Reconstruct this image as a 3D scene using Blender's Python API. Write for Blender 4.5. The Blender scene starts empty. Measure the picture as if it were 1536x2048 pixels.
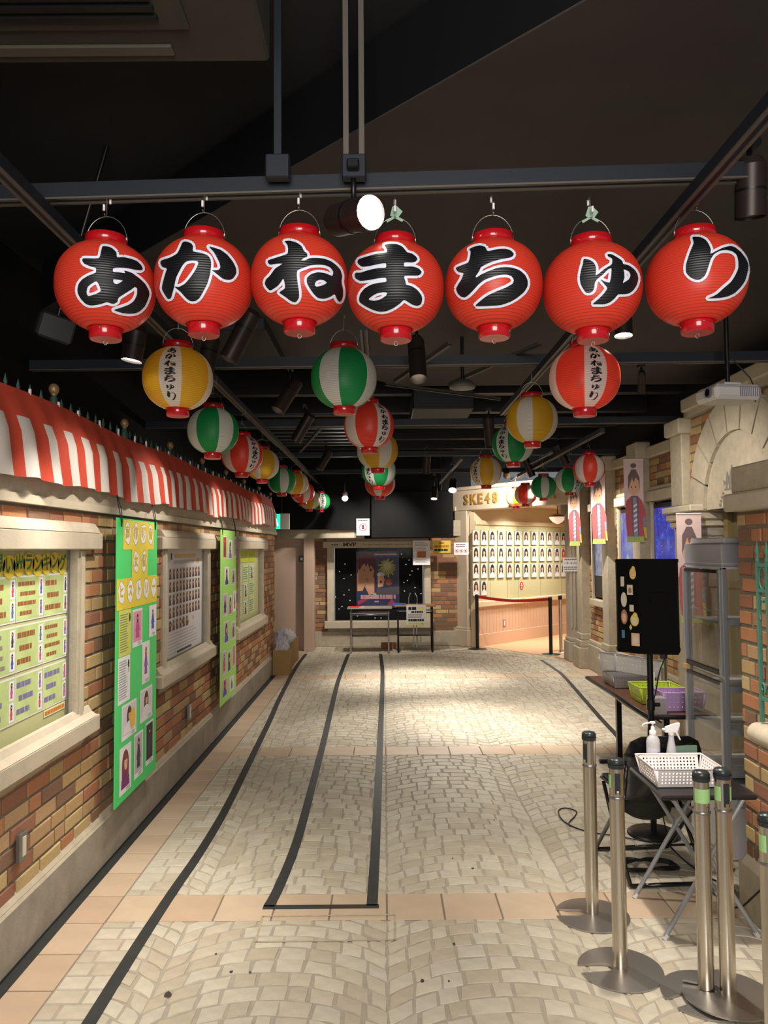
import bpy, math, random
import numpy as np
from mathutils import Vector, Matrix
from mathutils.geometry import delaunay_2d_cdt
random.seed(7)
SC = bpy.context.scene
COL = SC.collection
R = math.radians
# ------------------------------------------------------------------ camera
FPX, W, H = 1540.0, 1536, 2048
CAMZ = 1.75
cam_d = bpy.data.cameras.new('camera'); cam = bpy.data.objects.new('camera', cam_d); COL.objects.link(cam)
cam_d.sensor_fit = 'VERTICAL'; cam_d.sensor_height = 36.0; cam_d.lens = 36.0*FPX/H
cam_d.clip_start = 0.05; cam_d.clip_end = 100
CROT = Matrix.Rotation(R(90+2.72), 3, 'X') @ Matrix.Rotation(R(-0.42), 3, 'Z')
cam.matrix_world = Matrix.Translation((0, 0, CAMZ)) @ CROT.to_4x4()
SC.camera = cam
# ------------------------------------------------------------------ world, exposure
wd = bpy.data.worlds.new('world'); SC.world = wd; wd.use_nodes = True
wd.node_tree.nodes['Background'].inputs[0].default_value = (0.9, 0.93, 1.0, 1)
wd.node_tree.nodes['Background'].inputs[1].default_value = 0.20
SC.view_settings.view_transform = 'Standard'; SC.view_settings.look = 'None'
SC.view_settings.exposure = 0.0; SC.view_settings.gamma = 1.0
SC.view_settings.use_curve_mapping = False
cy = SC.cycles
cy.max_bounces = 5; cy.diffuse_bounces = 3; cy.glossy_bounces = 3; cy.transmission_bounces = 5; cy.transparent_max_bounces = 10
cy.caustics_reflective = False; cy.caustics_refractive = False
# unseen soft fill lamp, added behind the camera to light the lantern fronts
def area_lamp(loc, size, power, colr, target=None):
    d = bpy.data.lights.new('unseen_fill_light', 'AREA'); d.energy = power; d.size = size; d.color = colr
    o = bpy.data.objects.new('unseen_fill_light', d); COL.objects.link(o); o.location = loc
    if target is not None:
        o.rotation_euler = (Vector(target)-Vector(loc)).to_track_quat('-Z', 'Y').to_euler()
    return o
area_lamp((0.1, -1.6, 2.5), 2.2, 190, (1.0, 0.95, 0.89), (0.0, 3.0, 2.55))
# ------------------------------------------------------------------ pixel helpers (1536 x 2048)
def ray(px, py):
    return (CROT @ Vector(((px-W/2)/FPX, -(py-H/2)/FPX, -1.0)))
C0 = Vector((0, 0, CAMZ))
def atY(px, py, Y): r = ray(px, py); return C0 + r*(Y/r.y)
def atX(px, py, X): r = ray(px, py); return C0 + r*(X/r.x)
def atZ(px, py, z): r = ray(px, py); return C0 + r*((z-CAMZ)/r.z)
def atPlane(px, py, p, n):
    r = ray(px, py); n = Vector(n); return C0 + r*((Vector(p)-C0).dot(n)/r.dot(n))
# ------------------------------------------------------------------ colours and materials
def lin(c):
    c = c/255.0
    return c/12.92 if c <= 0.04045 else ((c+0.055)/1.055)**2.4
def rgb(r, g, b): return (lin(r), lin(g), lin(b), 1.0)
MATS = {}
def mat(name, col, rough=0.6, metal=0.0, var=0.0, scale=8.0, bump=0.0, bscale=None, emit=0.0, emcol=None, alpha=1.0,
        trans=0.0, transl=0.0, coat=0.0, ior=1.45, spec=0.5, stretch=None):
    if name in MATS: return MATS[name]
    m = bpy.data.materials.new(name); m.use_nodes = True; MATS[name] = m
    nt = m.node_tree; N = nt.nodes; L = nt.links
    b = N['Principled BSDF']; c = rgb(*col)
    b.inputs['Base Color'].default_value = c; b.inputs['Roughness'].default_value = rough
    b.inputs['Metallic'].default_value = metal; b.inputs['IOR'].default_value = ior
    b.inputs['Specular IOR Level'].default_value = spec
    if coat: b.inputs['Coat Weight'].default_value = coat; b.inputs['Coat Roughness'].default_value = 0.08
    if trans: b.inputs['Transmission Weight'].default_value = trans
    if alpha < 1: b.inputs['Alpha'].default_value = alpha
    if emit:
        m.cycles.emission_sampling = 'NONE'
        b.inputs['Emission Color'].default_value = rgb(*(emcol or col)); b.inputs['Emission Strength'].default_value = emit
    if var or bump:
        tc = N.new('ShaderNodeTexCoord'); src = tc.outputs['Object']
        if stretch:
            mp = N.new('ShaderNodeMapping'); mp.inputs['Scale'].default_value = stretch
            L.new(src, mp.inputs[0]); src = mp.outputs[0]
        nz = N.new('ShaderNodeTexNoise'); nz.inputs['Scale'].default_value = scale; nz.inputs['Detail'].default_value = 3
        nz.inputs['Roughness'].default_value = 0.65
        L.new(src, nz.inputs['Vector'])
        if var:
            rp = N.new('ShaderNodeValToRGB'); e = rp.color_ramp.elements
            e[0].position = 0.3; e[1].position = 0.72
            e[0].color = tuple(max(0, x*(1-var)) for x in c[:3])+(1,)
            e[1].color = tuple(min(1, x*(1+var)) for x in c[:3])+(1,)
            L.new(nz.outputs['Fac'], rp.inputs[0]); L.new(rp.outputs[0], b.inputs['Base Color'])
        if bump:
            n2 = nz
            if bscale:
                n2 = N.new('ShaderNodeTexNoise'); n2.inputs['Scale'].default_value = bscale; n2.inputs['Detail'].default_value = 2
                L.new(src, n2.inputs['Vector'])
            bp = N.new('ShaderNodeBump'); bp.inputs['Strength'].default_value = bump; bp.inputs['Distance'].default_value = 0.01
            L.new(n2.outputs['Fac'], bp.inputs['Height']); L.new(bp.outputs[0], b.inputs['Normal'])
    if transl:
        t = N.new('ShaderNodeBsdfTranslucent'); t.inputs[0].default_value = c
        mx = N.new('ShaderNodeMixShader'); mx.inputs[0].default_value = transl
        out = N['Material Output']; L.new(b.outputs[0], mx.inputs[1]); L.new(t.outputs[0], mx.inputs[2]); L.new(mx.outputs[0], out.inputs[0])
    return m
# ------------------------------------------------------------------ mesh builder
class MB:
    def __init__(s): s.v = []; s.f = []; s.m = []; s.mats = []; s.sm = []
    def mi(s, m):
        if m not in s.mats: s.mats.append(m)
        return s.mats.index(m)
    def add(s, vs, fs, m, smooth=False, M=None):
        o = len(s.v); i = s.mi(m)
        for p in vs:
            s.v.append(tuple(M @ Vector(p)) if M is not None else tuple(p))
        for f in fs: s.f.append([o+k for k in f]); s.m.append(i); s.sm.append(smooth)
        return s
    def box(s, a, b, m, M=None, ch=0.0):
        x0, y0, z0 = [min(a[i], b[i]) for i in range(3)]; x1, y1, z1 = [max(a[i], b[i]) for i in range(3)]
        if ch <= 0:
            vs = [(x0,y0,z0),(x1,y0,z0),(x1,y1,z0),(x0,y1,z0),(x0,y0,z1),(x1,y0,z1),(x1,y1,z1),(x0,y1,z1)]
            fs = [(3,2,1,0),(4,5,6,7),(0,1,5,4),(1,2,6,5),(2,3,7,6),(3,0,4,7)]
            return s.add(vs, fs, m, False, M)
        c = min(ch, (x1-x0)/2.01, (y1-y0)/2.01, (z1-z0)/2.01); vs = []; ix = {}
        X = (x0, x1); Y = (y0, y1); Z = (z0, z1); sg = (1, -1)
        for i in (0,1):
            for j in (0,1):
                for k in (0,1):
                    ix[i,j,k,0] = len(vs); vs.append((X[i], Y[j]+sg[j]*c, Z[k]+sg[k]*c))
                    ix[i,j,k,1] = len(vs); vs.append((X[i]+sg[i]*c, Y[j], Z[k]+sg[k]*c))
                    ix[i,j,k,2] = len(vs); vs.append((X[i]+sg[i]*c, Y[j]+sg[j]*c, Z[k]))
        fs = []
        q = lambda *a: fs.append([ix[t] for t in a])
        q((0,0,0,0),(0,0,1,0),(0,1,1,0),(0,1,0,0)); q((1,0,0,0),(1,1,0,0),(1,1,1,0),(1,0,1,0))
        q((0,0,0,1),(1,0,0,1),(1,0,1,1),(0,0,1,1)); q((0,1,0,1),(0,1,1,1),(1,1,1,1),(1,1,0,1))
        q((0,0,0,2),(0,1,0,2),(1,1,0,2),(1,0,0,2)); q((0,0,1,2),(1,0,1,2),(1,1,1,2),(0,1,1,2))
        for k in (0,1):
            for j in (0,1): q((0,j,k,1),(1,j,k,1),(1,j,k,2),(0,j,k,2))
            for i in (0,1): q((i,0,k,0),(i,1,k,0),(i,1,k,2),(i,0,k,2))
        for i in (0,1):
            for j in (0,1): q((i,j,0,0),(i,j,1,0),(i,j,1,1),(i,j,0,1))
        for i in (0,1):
            for j in (0,1):
                for k in (0,1): q((i,j,k,0),(i,j,k,1),(i,j,k,2))
        return s.add(vs, fs, m, False, M)
    def quad(s, a, b, c, d, m): return s.add([a,b,c,d], [(0,1,2,3)], m)
    def cyl(s, p0, p1, r0, m, r1=None, seg=14, caps=True, smooth=True, M=None):
        p0 = Vector(p0); p1 = Vector(p1); r1 = r0 if r1 is None else r1
        d = (p1-p0).normalized(); a = d.orthogonal().normalized(); b = d.cross(a)
        vs = []
        for p, r in ((p0, r0), (p1, r1)):
            for i in range(seg):
                t = 2*math.pi*i/seg; vs.append(p + a*(r*math.cos(t)) + b*(r*math.sin(t)))
        s.add(vs, [(i, (i+1)%seg, seg+(i+1)%seg, seg+i) for i in range(seg)], m, smooth, M)
        if caps:
            if r0 > 1e-6: s.add(vs[:seg], [tuple(range(seg))[::-1]], m, False, M)
            if r1 > 1e-6: s.add(vs[seg:], [tuple(range(seg))], m, False, M)
        return s
    def tube(s, pts, r, m, seg=8, caps=True, M=None, closed=False):
        P = [Vector(p) for p in pts]; n = len(P); vs = []; a = None
        for i, p in enumerate(P):
            if closed: d = P[(i+1)%n]-P[i-1]
            else: d = P[min(i+1, n-1)]-P[max(i-1, 0)]
            if d.length < 1e-9: d = Vector((0,0,1))
            d.normalize()
            if a is None: a = d.orthogonal().normalized()
            else:
                a = a - d*a.dot(d)
                a = a.normalized() if a.length > 1e-6 else d.orthogonal().normalized()
            b = d.cross(a)
            for k in range(seg):
                t = 2*math.pi*k/seg; vs.append(p + a*(r*math.cos(t)) + b*(r*math.sin(t)))
        fs = []
        for i in range(n if closed else n-1):
            j = (i+1)%n
            for k in range(seg): fs.append((i*seg+k, i*seg+(k+1)%seg, j*seg+(k+1)%seg, j*seg+k))
        if caps and not closed: fs.append(tuple(range(seg))[::-1]); fs.append(tuple((n-1)*seg+k for k in range(seg)))
        return s.add(vs, fs, m, True, M)
    def lathe(s, prof, m, seg=24, M=None, smooth=True, a0=0.0, a1=2*math.pi, fm=None):
        full = abs(a1-a0-2*math.pi) < 1e-6; n = seg if full else seg+1; vs = []; fs = []; ms = []
        for (r, z) in prof:
            for i in range(n):
                t = a0+(a1-a0)*i/seg; vs.append((r*math.cos(t), r*math.sin(t), z))
        for j in range(len(prof)-1):
            for i in range(seg):
                k = (i+1)%n; fs.append((j*n+i, j*n+k, (j+1)*n+k, (j+1)*n+i))
        if fm is None: return s.add(vs, fs, m, smooth, M)
        o = len(s.v)
        for p in vs: s.v.append(tuple(M @ Vector(p)) if M is not None else p)
        q = 0
        for j in range(len(prof)-1):
            for i in range(seg):
                s.f.append([o+k for k in fs[q]]); s.m.append(s.mi(fm(i, j))); s.sm.append(smooth); q += 1
        return s
    def prism(s, poly, m, h, M=None):
        """polygon in local xy, extruded 0..h in local z"""
        n = len(poly); vs = [(p[0], p[1], 0) for p in poly]+[(p[0], p[1], h) for p in poly]
        fs = [tuple(range(n))[::-1], tuple(range(n, 2*n))]+[(i, (i+1)%n, n+(i+1)%n, n+i) for i in range(n)]
        return s.add(vs, fs, m, False, M)
    def flat(s, poly, m, M=None, z=0.0):
        return s.add([(p[0], p[1], z) for p in poly], [tuple(range(len(poly)))], m, False, M)
    def ell(s, cx, cy, rx, ry, m, M=None, z=0.0, seg=18, a0=0, a1=2*math.pi):
        return s.flat([(cx+rx*math.cos(a0+(a1-a0)*i/seg), cy+ry*math.sin(a0+(a1-a0)*i/seg)) for i in range(seg)], m, M, z)
    def rect(s, x0, y0, x1, y1, m, M=None, z=0.0):
        return s.flat([(x0,y0),(x1,y0),(x1,y1),(x0,y1)], m, M, z)
    def ball(s, c, r, m, seg=14, rings=8, sc=(1,1,1)):
        vs = []; fs = []
        for j in range(rings+1):
            ph = math.pi*j/rings
            for i in range(seg):
                t = 2*math.pi*i/seg
                vs.append((c[0]+sc[0]*r*math.sin(ph)*math.cos(t), c[1]+sc[1]*r*math.sin(ph)*math.sin(t), c[2]+sc[2]*r*math.cos(ph)))
        for j in range(rings):
            for i in range(seg):
                k = (i+1)%seg; fs.append((j*seg+i, (j+1)*seg+i, (j+1)*seg+k, j*seg+k))
        return s.add(vs, fs, m, True)
    def mesh(s, name):
        me = bpy.data.meshes.new(name); me.from_pydata(s.v, [], s.f)
        for m in s.mats: me.materials.append(m)
        me.polygons.foreach_set('material_index', s.m); me.polygons.foreach_set('use_smooth', s.sm); me.update()
        return me
    def build(s, name, parent=None, loc=(0,0,0), off=None):
        """off: world point that the vertices are given relative to (world coords -> local)"""
        if off is not None:
            s.v = [(p[0]-off[0], p[1]-off[1], p[2]-off[2]) for p in s.v]
        o = bpy.data.objects.new(name, s.mesh(name)); COL.objects.link(o)
        if parent is not None: o.parent = parent
        o.location = loc
        return o
def obj(name, me, parent=None, loc=(0,0,0), rot=None, scale=None):
    o = bpy.data.objects.new(name, me); COL.objects.link(o)
    if parent is not None: o.parent = parent
    o.location = loc
    if rot is not None: o.rotation_euler = rot
    if scale is not None: o.scale = scale
    return o
def tag(o, label=None, cat=None, group=None, kind=None):
    if label: o['label'] = label
    if cat: o['category'] = cat
    if group: o['group'] = group
    if kind: o['kind'] = kind
    return o
def thing(name, label, cat, loc=(0,0,0), rz=0.0, group=None, kind=None):
    o = bpy.data.objects.new(name, None); COL.objects.link(o); o.empty_display_size = 0.05
    o.location = loc; o.rotation_euler = (0, 0, rz)
    return tag(o, label, cat, group, kind)
def struct(name, loc=(0,0,0)):
    o = bpy.data.objects.new(name, None); COL.objects.link(o); o.location = loc; o['kind'] = 'structure'; return o
def label_only(o, label): o['label'] = label; return o
def frame_M(o, x, y, z=None):
    """matrix with origin o, local x -> x, y -> y, z -> cross"""
    x = Vector(x).normalized(); y = Vector(y).normalized(); z = x.cross(y) if z is None else Vector(z).normalized()
    M = Matrix((x, y, z)).transposed().to_4x4(); M.translation = Vector(o); return M
# text to flat mesh data (builtin font)
def text_mesh(txt, size=1.0, bold=0.0, res=2, align='CENTER', extrude=0.0, spacing=1.0):
    c = bpy.data.curves.new('lettering', 'FONT'); c.body = txt; c.size = size; c.offset = bold; c.resolution_u = res
    c.align_x = align; c.align_y = 'CENTER'; c.extrude = extrude; c.space_character = spacing
    o = bpy.data.objects.new('lettering', c); COL.objects.link(o)
    bpy.context.view_layer.update(); dg = bpy.context.evaluated_depsgraph_get()
    me = o.evaluated_get(dg).to_mesh()
    vs = [tuple(v.co) for v in me.vertices]; fs = [tuple(p.vertices) for p in me.polygons]
    o.evaluated_get(dg).to_mesh_clear(); bpy.data.objects.remove(o); bpy.data.curves.remove(c)
    return vs, fs
def add_text(mb, txt, m, M, size, cx=0, cy=0, z=0.0, bold=0.0, width=None, sx=1.0, extrude=0.0, spacing=1.0):
    vs, fs = text_mesh(txt, size, bold, extrude=extrude, spacing=spacing)
    if not vs: return
    if width:
        w = max(v[0] for v in vs)-min(v[0] for v in vs); sx = width/max(w, 1e-6)
    mb.add([(v[0]*sx+cx, v[1]+cy, v[2]+z) for v in vs], fs, m, False, M)
# ------------------------------------------------------------------ shared materials
STONE = mat('cast_stone', (176,165,144), 0.85, var=0.12, scale=14, bump=0.15, bscale=90)
STONE_L = mat('pale_stone_trim', (190,178,156), 0.8, var=0.08, scale=10, bump=0.1, bscale=80)
STONE_G = mat('grey_stone_plinth', (152,144,130), 0.85, var=0.16, scale=6, bump=0.15, bscale=70)
MORTAR = mat('mortar', (122,112,96), 0.95, var=0.2, scale=30, bump=0.3, bscale=120)
BRICKS = [mat('brick_%s' % n, c, 0.88, var=0.2, scale=16, bump=0.3, bscale=60) for n, c in (
    ('orange', (178,122,84)), ('tan', (184,152,104)), ('red_brown', (152,104,80)), ('ochre', (190,164,114)),
    ('rust', (168,112,82)), ('sand', (180,146,106)), ('umber', (132,100,78)))]
BLACK = mat('black_paint', (9,9,11), 0.7, spec=.25)
BLACKM = mat('black_metal', (18,18,20), 0.35, metal=0.2)
BLACKP = mat('black_plastic', (20,20,22), 0.45)
CHROME = mat('brushed_steel', (205,198,186), 0.26, metal=1.0)
STEEL = mat('grey_steel', (150,150,150), 0.35, metal=0.9)
WHITE = mat('white_plastic', (232,230,228), 0.4)
PAPER = mat('white_paper', (232,230,232), 0.7)
INK = mat('black_ink', (22,22,24), 0.6)
INKG = mat('grey_ink', (120,116,116), 0.7)
REDI = mat('red_ink', (196,40,44), 0.6)
TAPE = mat('black_floor_tape', (44,46,44), 0.6, var=0.25, scale=9)
CORD = mat('black_cable', (20,20,20), 0.5)
GLASS = mat('clear_glass', (240,245,245), 0.03, trans=1.0, ior=1.15, alpha=0.18)
SKIN = mat('printed_skin', (226,180,152), 0.6)
HAIR = mat('printed_brown_hair', (84,56,48), 0.6)
HAIRD = mat('printed_dark_hair', (44,34,36), 0.6)
CLOTH = [mat('printed_cloth_%d' % i, c, 0.6) for i, c in enumerate(
    ((190,80,140), (70,90,180), (60,60,70), (200,70,80), (140,90,170), (230,225,225), (120,60,80), (70,120,150)))]
# ================================================================== STRUCTURE
def inframe(p, m=40):
    q = CROT.transposed() @ (Vector(p)-C0)
    if q.z > -0.2: return None
    x = W/2+FPX*q.x/-q.z; y = H/2-FPX*q.y/-q.z
    return (x, y) if -m < x < W+m and -m < y < H+m else None
def unit_brick(seed, m):
    rn = random.Random(seed); j = lambda a: rn.uniform(-a, a)
    cx, cy = 0.016, 0.05
    vs = [(-.5,-.5,0),(.5,-.5,0),(.5,.5,0),(-.5,.5,0)]
    vs += [(x+j(.006), y+j(.02), .7) for x, y in ((-.5,-.5),(.5,-.5),(.5,.5),(-.5,.5))]
    vs += [(x*(1-2*cx)+j(.006), y*(1-2*cy)+j(.02), 1+j(.15)) for x, y in ((-.5,-.5),(.5,-.5),(.5,.5),(-.5,.5))]
    fs = [(0,1,5,4),(1,2,6,5),(2,3,7,6),(3,0,4,7),(4,5,9,8),(5,6,10,9),(6,7,11,10),(7,4,8,11),(8,9,10,11)]
    mb = MB(); mb.add(vs, fs, m); return mb.mesh('brick')
UB = [[unit_brick(k*10+i, m) for k in range(4)] for i, m in enumerate(BRICKS)]
def grid_minus(u0, u1, v0, v1, holes):
    us = sorted({u0, u1, *[min(max(h[i], u0), u1) for h in holes for i in (0, 1)]})
    vs = sorted({v0, v1, *[min(max(h[i], v0), v1) for h in holes for i in (2, 3)]})
    out = []
    for a, b in zip(us, us[1:]):
        for c, d in zip(vs, vs[1:]):
            x, y = (a+b)/2, (c+d)/2
            if not any(h[0] < x < h[1] and h[2] < y < h[3] for h in holes): out.append((a, b, c, d))
    return out
def brick_wall(parent, M, u0, u1, v0, v1, holes=(), nmax=300, pl=0.23, ph=0.077, joint=0.014, depth=0.007, seed=1, back=0.1, weights=(3,2,2,2,2,2,2)):
    rn = random.Random(seed); O = parent.location
    mb = MB()
    for a, b, c, d in grid_minus(u0, u1, v0, v1, holes): mb.box((a, c, -back), (b, d, 0), MORTAR, M)
    mb.build('mortar_backing', parent, off=O)
    bl = []; row = 0; v = v0
    while v < v1-0.01:
        h = min(ph, v1-v)-joint; row += 1
        u = u0-pl*(0.5*(row % 2))-rn.uniform(0, 0.06)
        while u < u1:
            ln = pl if rn.random() < .72 else pl*rn.choice((.52, .7, .5))
            a, b = max(u, u0), min(u+ln-joint, u1)
            u += ln
            segs = [(a, b)]
            for hl in holes:
                if v+h*0.6 > hl[2] and v+h*0.4 < hl[3]:
                    ns = []
                    for p, q in segs:
                        if q <= hl[0] or p >= hl[1]: ns.append((p, q)); continue
                        if p < hl[0]: ns.append((p, hl[0]))
                        if q > hl[1]: ns.append((hl[1], q))
                    segs = ns
            for p, q in segs:
                if q-p > 0.025: bl.append(((p+q)/2, v+h/2, q-p, h))
        v += ph
    items = []
    for (u, vv, l, h) in bl:
        c = M @ Vector((u, vv, 0)); vis = inframe(c)
        items.append(((c-C0).length if vis else 99+(c-C0).length, u, vv, l, h))
    items.sort()
    rest = MB()
    for k, (d, u, vv, l, h) in enumerate(items):
        i = rn.choices(range(len(BRICKS)), weights)[0]; me = UB[i][rn.randrange(4)]
        dp = depth*rn.uniform(.6, 1.35)
        T = Matrix.Translation(-O) @ M @ Matrix.Translation((u, vv, 0)) @ Matrix.Rotation(rn.uniform(-.006, .006), 4, 'Z') @ Matrix.Diagonal((l, h, dp, 1))
        if k < nmax and d < 90:
            o = bpy.data.objects.new('brick', me); COL.objects.link(o); o.parent = parent; o.matrix_basis = T
        elif d < 90 or k < nmax*2:
            rest.add([tuple(T @ x.co) for x in me.vertices], [tuple(p.vertices) for p in me.polygons], BRICKS[i])
    if rest.f: tag(rest.build('far_bricks', parent), kind='stuff')
# ------------------------------------------------------------------ floor
floor = struct('floor')
JOINT = mat('paving_joint', (170,160,144), 0.9, var=0.12, scale=12)
mb = MB(); mb.box((-2.3, 0.2, -0.12), (4.0, 17.5, -0.0035), JOINT); mb.build('screed', floor)
COB = [mat('cobble_%s' % n, c, 0.62, var=0.12, scale=9) for n, c in (
    ('cream', (193,183,163)), ('ivory', (200,191,172)), ('buff', (186,175,154)), ('chalk', (196,188,170)))]
TILE = [mat('terracotta_tile_%s' % n, c, 0.5, var=0.08, scale=5) for n, c in (
    ('peach', (198,174,148)), ('salmon', (194,168,142)), ('sand', (202,180,154)))]
def clip_poly(poly, x0, x1, y0, y1):
    def cl(p, ax, val, keep_gt):
        out = []
        for i in range(len(p)):
            a, b = p[i], p[(i+1) % len(p)]
            ia = (a[ax] >= val) if keep_gt else (a[ax] <= val); ib = (b[ax] >= val) if keep_gt else (b[ax] <= val)
            if ia: out.append(a)
            if ia != ib:
                t = (val-a[ax])/(b[ax]-a[ax]); out.append((a[0]+t*(b[0]-a[0]), a[1]+t*(b[1]-a[1])))
        return out
    for ax, val, g in ((0, x0, True), (0, x1, False), (1, y0, True), (1, y1, False)):
        poly = cl(poly, ax, val, g)
        if len(poly) < 3: return []
    return poly
def parea(p): return 0.5*sum(p[i][0]*p[(i+1) % len(p)][1]-p[(i+1) % len(p)][0]*p[i][1] for i in range(len(p)))
cob = []
XB0, XB1 = -1.33, 2.72
rn = random.Random(3)
WF, RF, PF = 0.93, 0.66, 0.1
amax = math.asin(WF/2/RF)
for (Y0, Y1) in ((1.0, 3.72), (4.0, 6.62), (6.9, 10.5), (10.8, 14.3)):
    y = Y0+rn.uniform(-.05, 0)
    XS = -1.10
    while y < Y1:                                   # straight rows along the tile border
        x = XB0; first = rn.uniform(.07, .16)
        for ln in (first, XS-XB0-first):
            q = [(x+.006, y+.005), (x+ln-.006, y+.005), (x+ln-.006, y+PF-.005), (x+.006, y+PF-.005)]
            x += ln; q = clip_poly(q, XB0, XS, Y0, Y1)
            if q and abs(parea(q)) > 3e-4: cob.append(q)
        y += PF
    k0 = int(math.floor(XS/WF))-1; k1 = int(math.ceil(XB1/WF))+1
    for k in range(k0, k1):
        xc = WF*(k+.5); yy = Y0-RF-0.1+rn.uniform(-.03, .03)
        while yy < Y1:
            n = rn.choice((8, 9, 9)); cuts = [-amax+(2*amax)*(i/n) for i in range(n+1)]
            cuts = [cuts[0]]+[c+rn.uniform(-.04, .04) for c in cuts[1:-1]]+[cuts[-1]]
            for a, b in zip(cuts, cuts[1:]):
                ga = .0065/RF; j = lambda: rn.uniform(-.0062, .0062)
                a2, b2 = a+ga, b-ga; mid = (a2+b2)/2; lo, hi = .0055, PF-.0055
                pts = [(t, lo) for t in (a2, mid, b2)]+[(t, hi) for t in (b2, mid, a2)]
                q = [(xc+RF*math.sin(t)+j(), yy+RF*math.cos(t)+o+j()) for t, o in pts]
                if max(p[1] for p in q) < Y0 or min(p[1] for p in q) > Y1: continue
                q = clip_poly(q, XS, XB1, Y0, Y1)
                if q and abs(parea(q)) > 8e-4: cob.append(q)
            yy += PF
def stone(q, m, mbx, h, base=-0.004, off=(0, 0)):
    if parea(q) < 0: q = q[::-1]
    n = len(q); c = (sum(p[0] for p in q)/n, sum(p[1] for p in q)/n)
    vs = [(p[0]-off[0], p[1]-off[1], base) for p in q]
    vs += [(c[0]+(p[0]-c[0])*.96-off[0], c[1]+(p[1]-c[1])*.94-off[1], h) for p in q]
    mbx.add(vs, [(i, (i+1) % n, n+(i+1) % n, n+i) for i in range(n)]+[tuple(range(n, 2*n))], m)
it = []
for q in cob:
    c = (sum(p[0] for p in q)/len(q), sum(p[1] for p in q)/len(q)); v = inframe((c[0], c[1], 0), 0)
    it.append((c[1] if v else 50+abs(c[0]), c, q))
it.sort(key=lambda t: t[0])
rest = MB()
for k, (d, c, q) in enumerate(it):
    m = rn.choice(COB); h = rn.uniform(-.0012, .0006)
    if k < 300:
        mb = MB(); stone(q, m, mb, h, off=c); mb.build('cobble', floor, (c[0], c[1], 0))
    else: stone(q, m, rest, h)
tag(rest.build('far_cobbles', floor), kind='stuff')
# tiles: across bands, along the walls
GROUT = mat('tile_grout', (128,114,98), .9)
mb = MB(); mb.box((-1.6, 1.2, -.1), (-1.33, 13.6, -.003), GROUT); mb.build('grout_bed', floor)
def tile(x0, x1, y0, y1):
    mb = MB(); g = .004; m = rn.choice(TILE); cx, cy = (x0+x1)/2, (y0+y1)/2
    mb.box((x0+g-cx, y0+g-cy, -.006), (x1-g-cx, y1-g-cy, 0), m, ch=.002); mb.build('tile', floor, (cx, cy, 0))
for (y0, y1) in ((3.72, 4.0), (6.62, 6.9), (10.5, 10.8)):
    mb = MB(); mb.box((-1.33, y0, -.1), (2.72, y1, -.003), GROUT); mb.build('grout_bed', floor)
    tile(-1.33, -1.10, y0, y1); x = -1.10
    while x < 2.72:
        tile(x, min(x+.275, 2.72), y0, y1); x += .275
y = 1.2
while y < 13.6:
    tile(-1.60, -1.33+.03*(0), y, y+.279); y += .279
y = 4.0
while y < 12:
    tile(2.72, 3.02, y, y+.29); y += .29
mb = MB(); mb.box((-2.3, 13.65, -.006), (-1.33, 14.3, -.0005), TILE[0]); mb.build('tile', floor)
# worn outline of an old sticker on the paving
RES = mat('sticker_residue', (178,166,140), 0.8, var=0.2, scale=20)
a = [atZ(525, 1833, 0), atZ(790, 1830, 0), atZ(790, 1880, 0), atZ(512, 1884, 0)]
mb = MB()
for i in range(4):
    p, q = a[i], a[(i+1) % 4]; d = (q-p).normalized(); n = Vector((-d.y, d.x, 0))*.006
    mb.quad(*[(v.x, v.y, .0012) for v in (p-n, q-n, q+n, p+n)], RES)
mb.build('sticker_residue', floor)
SPOT = mat('floor_stain', (62,54,46), 0.8)
for px, py, s in ((845,1962,.012),(898,1963,.008),(908,1888,.008),(462,1944,.01),(432,1908,.007),(500,1945,.007),(945,1737,.012),(988,1640,.006),(905,1717,.007),(335,1990,.02)):
    p = atZ(px, py, 0); mb = MB()
    mb.flat([(p.x+s*rn.uniform(.5, 1)*math.cos(t*.9), p.y+1.4*s*rn.uniform(.5, 1)*math.sin(t*.9)) for t in range(7)], SPOT, z=.0013)
    mb.build('floor_stain', floor)
# ------------------------------------------------------------------ left facade
wl = struct('wall_left', (-1.6, 6.0, 0))
ML = frame_M((-1.6, 0, 0), (0, 1, 0), (0, 0, 1))       # local z = +X
XW = -1.6; YE = 11.2
WINS = [(2.40, 4.19), (5.37, 7.12), (8.21, 10.2)]
openings = [(a+.15, b-.11, .86, 1.80) for a, b in WINS]
brick_wall(wl, ML, 1.3, YE, 0.27, 1.96, openings, 300, seed=5)
mb = MB(); mb.box((-1.9, 1.3, 0), (-1.565, YE+.02, .245), STONE_G)
mb.prism([(0,0),(.035,0),(.0,.045)], STONE, YE-1.28, frame_M((-1.6, 1.3, .245), (1,0,0), (0,0,1), (0,1,0)))
mb.box((-1.6, 1.3, .245), (-1.575, YE+.02, .262), STONE)
mb.build('plinth', wl, off=wl.location)
mb = MB()
mb.box((-1.9, 1.3, 1.96), (-1.575, YE+.04, 2.2), STONE); mb.box((-1.575, 1.3, 1.96), (-1.562, YE+.05, 2.0), STONE_L)
mb.box((-1.9, 1.3, 2.2), (-1.568, YE+.05, 2.26), STONE_L, ch=.008)
mb.build('cornice', wl, off=wl.location)
mb = MB(); mb.box((-1.9, 1.3, 0), (-1.7, YE, 1.96), STONE_G); mb.box((-1.9, YE-.1, .0), (-1.61, YE, 1.96), BRICKS[2]); mb.build('wall_core', wl, off=wl.location)
mb = MB(); mb.box((-1.565, 1.3, 0.0005), (-1.515, YE, .003), TAPE); mb.box((-1.565, 1.3, 0), (-1.562, YE, .014), TAPE); mb.build('base_strip', wl, off=wl.location)
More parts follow.
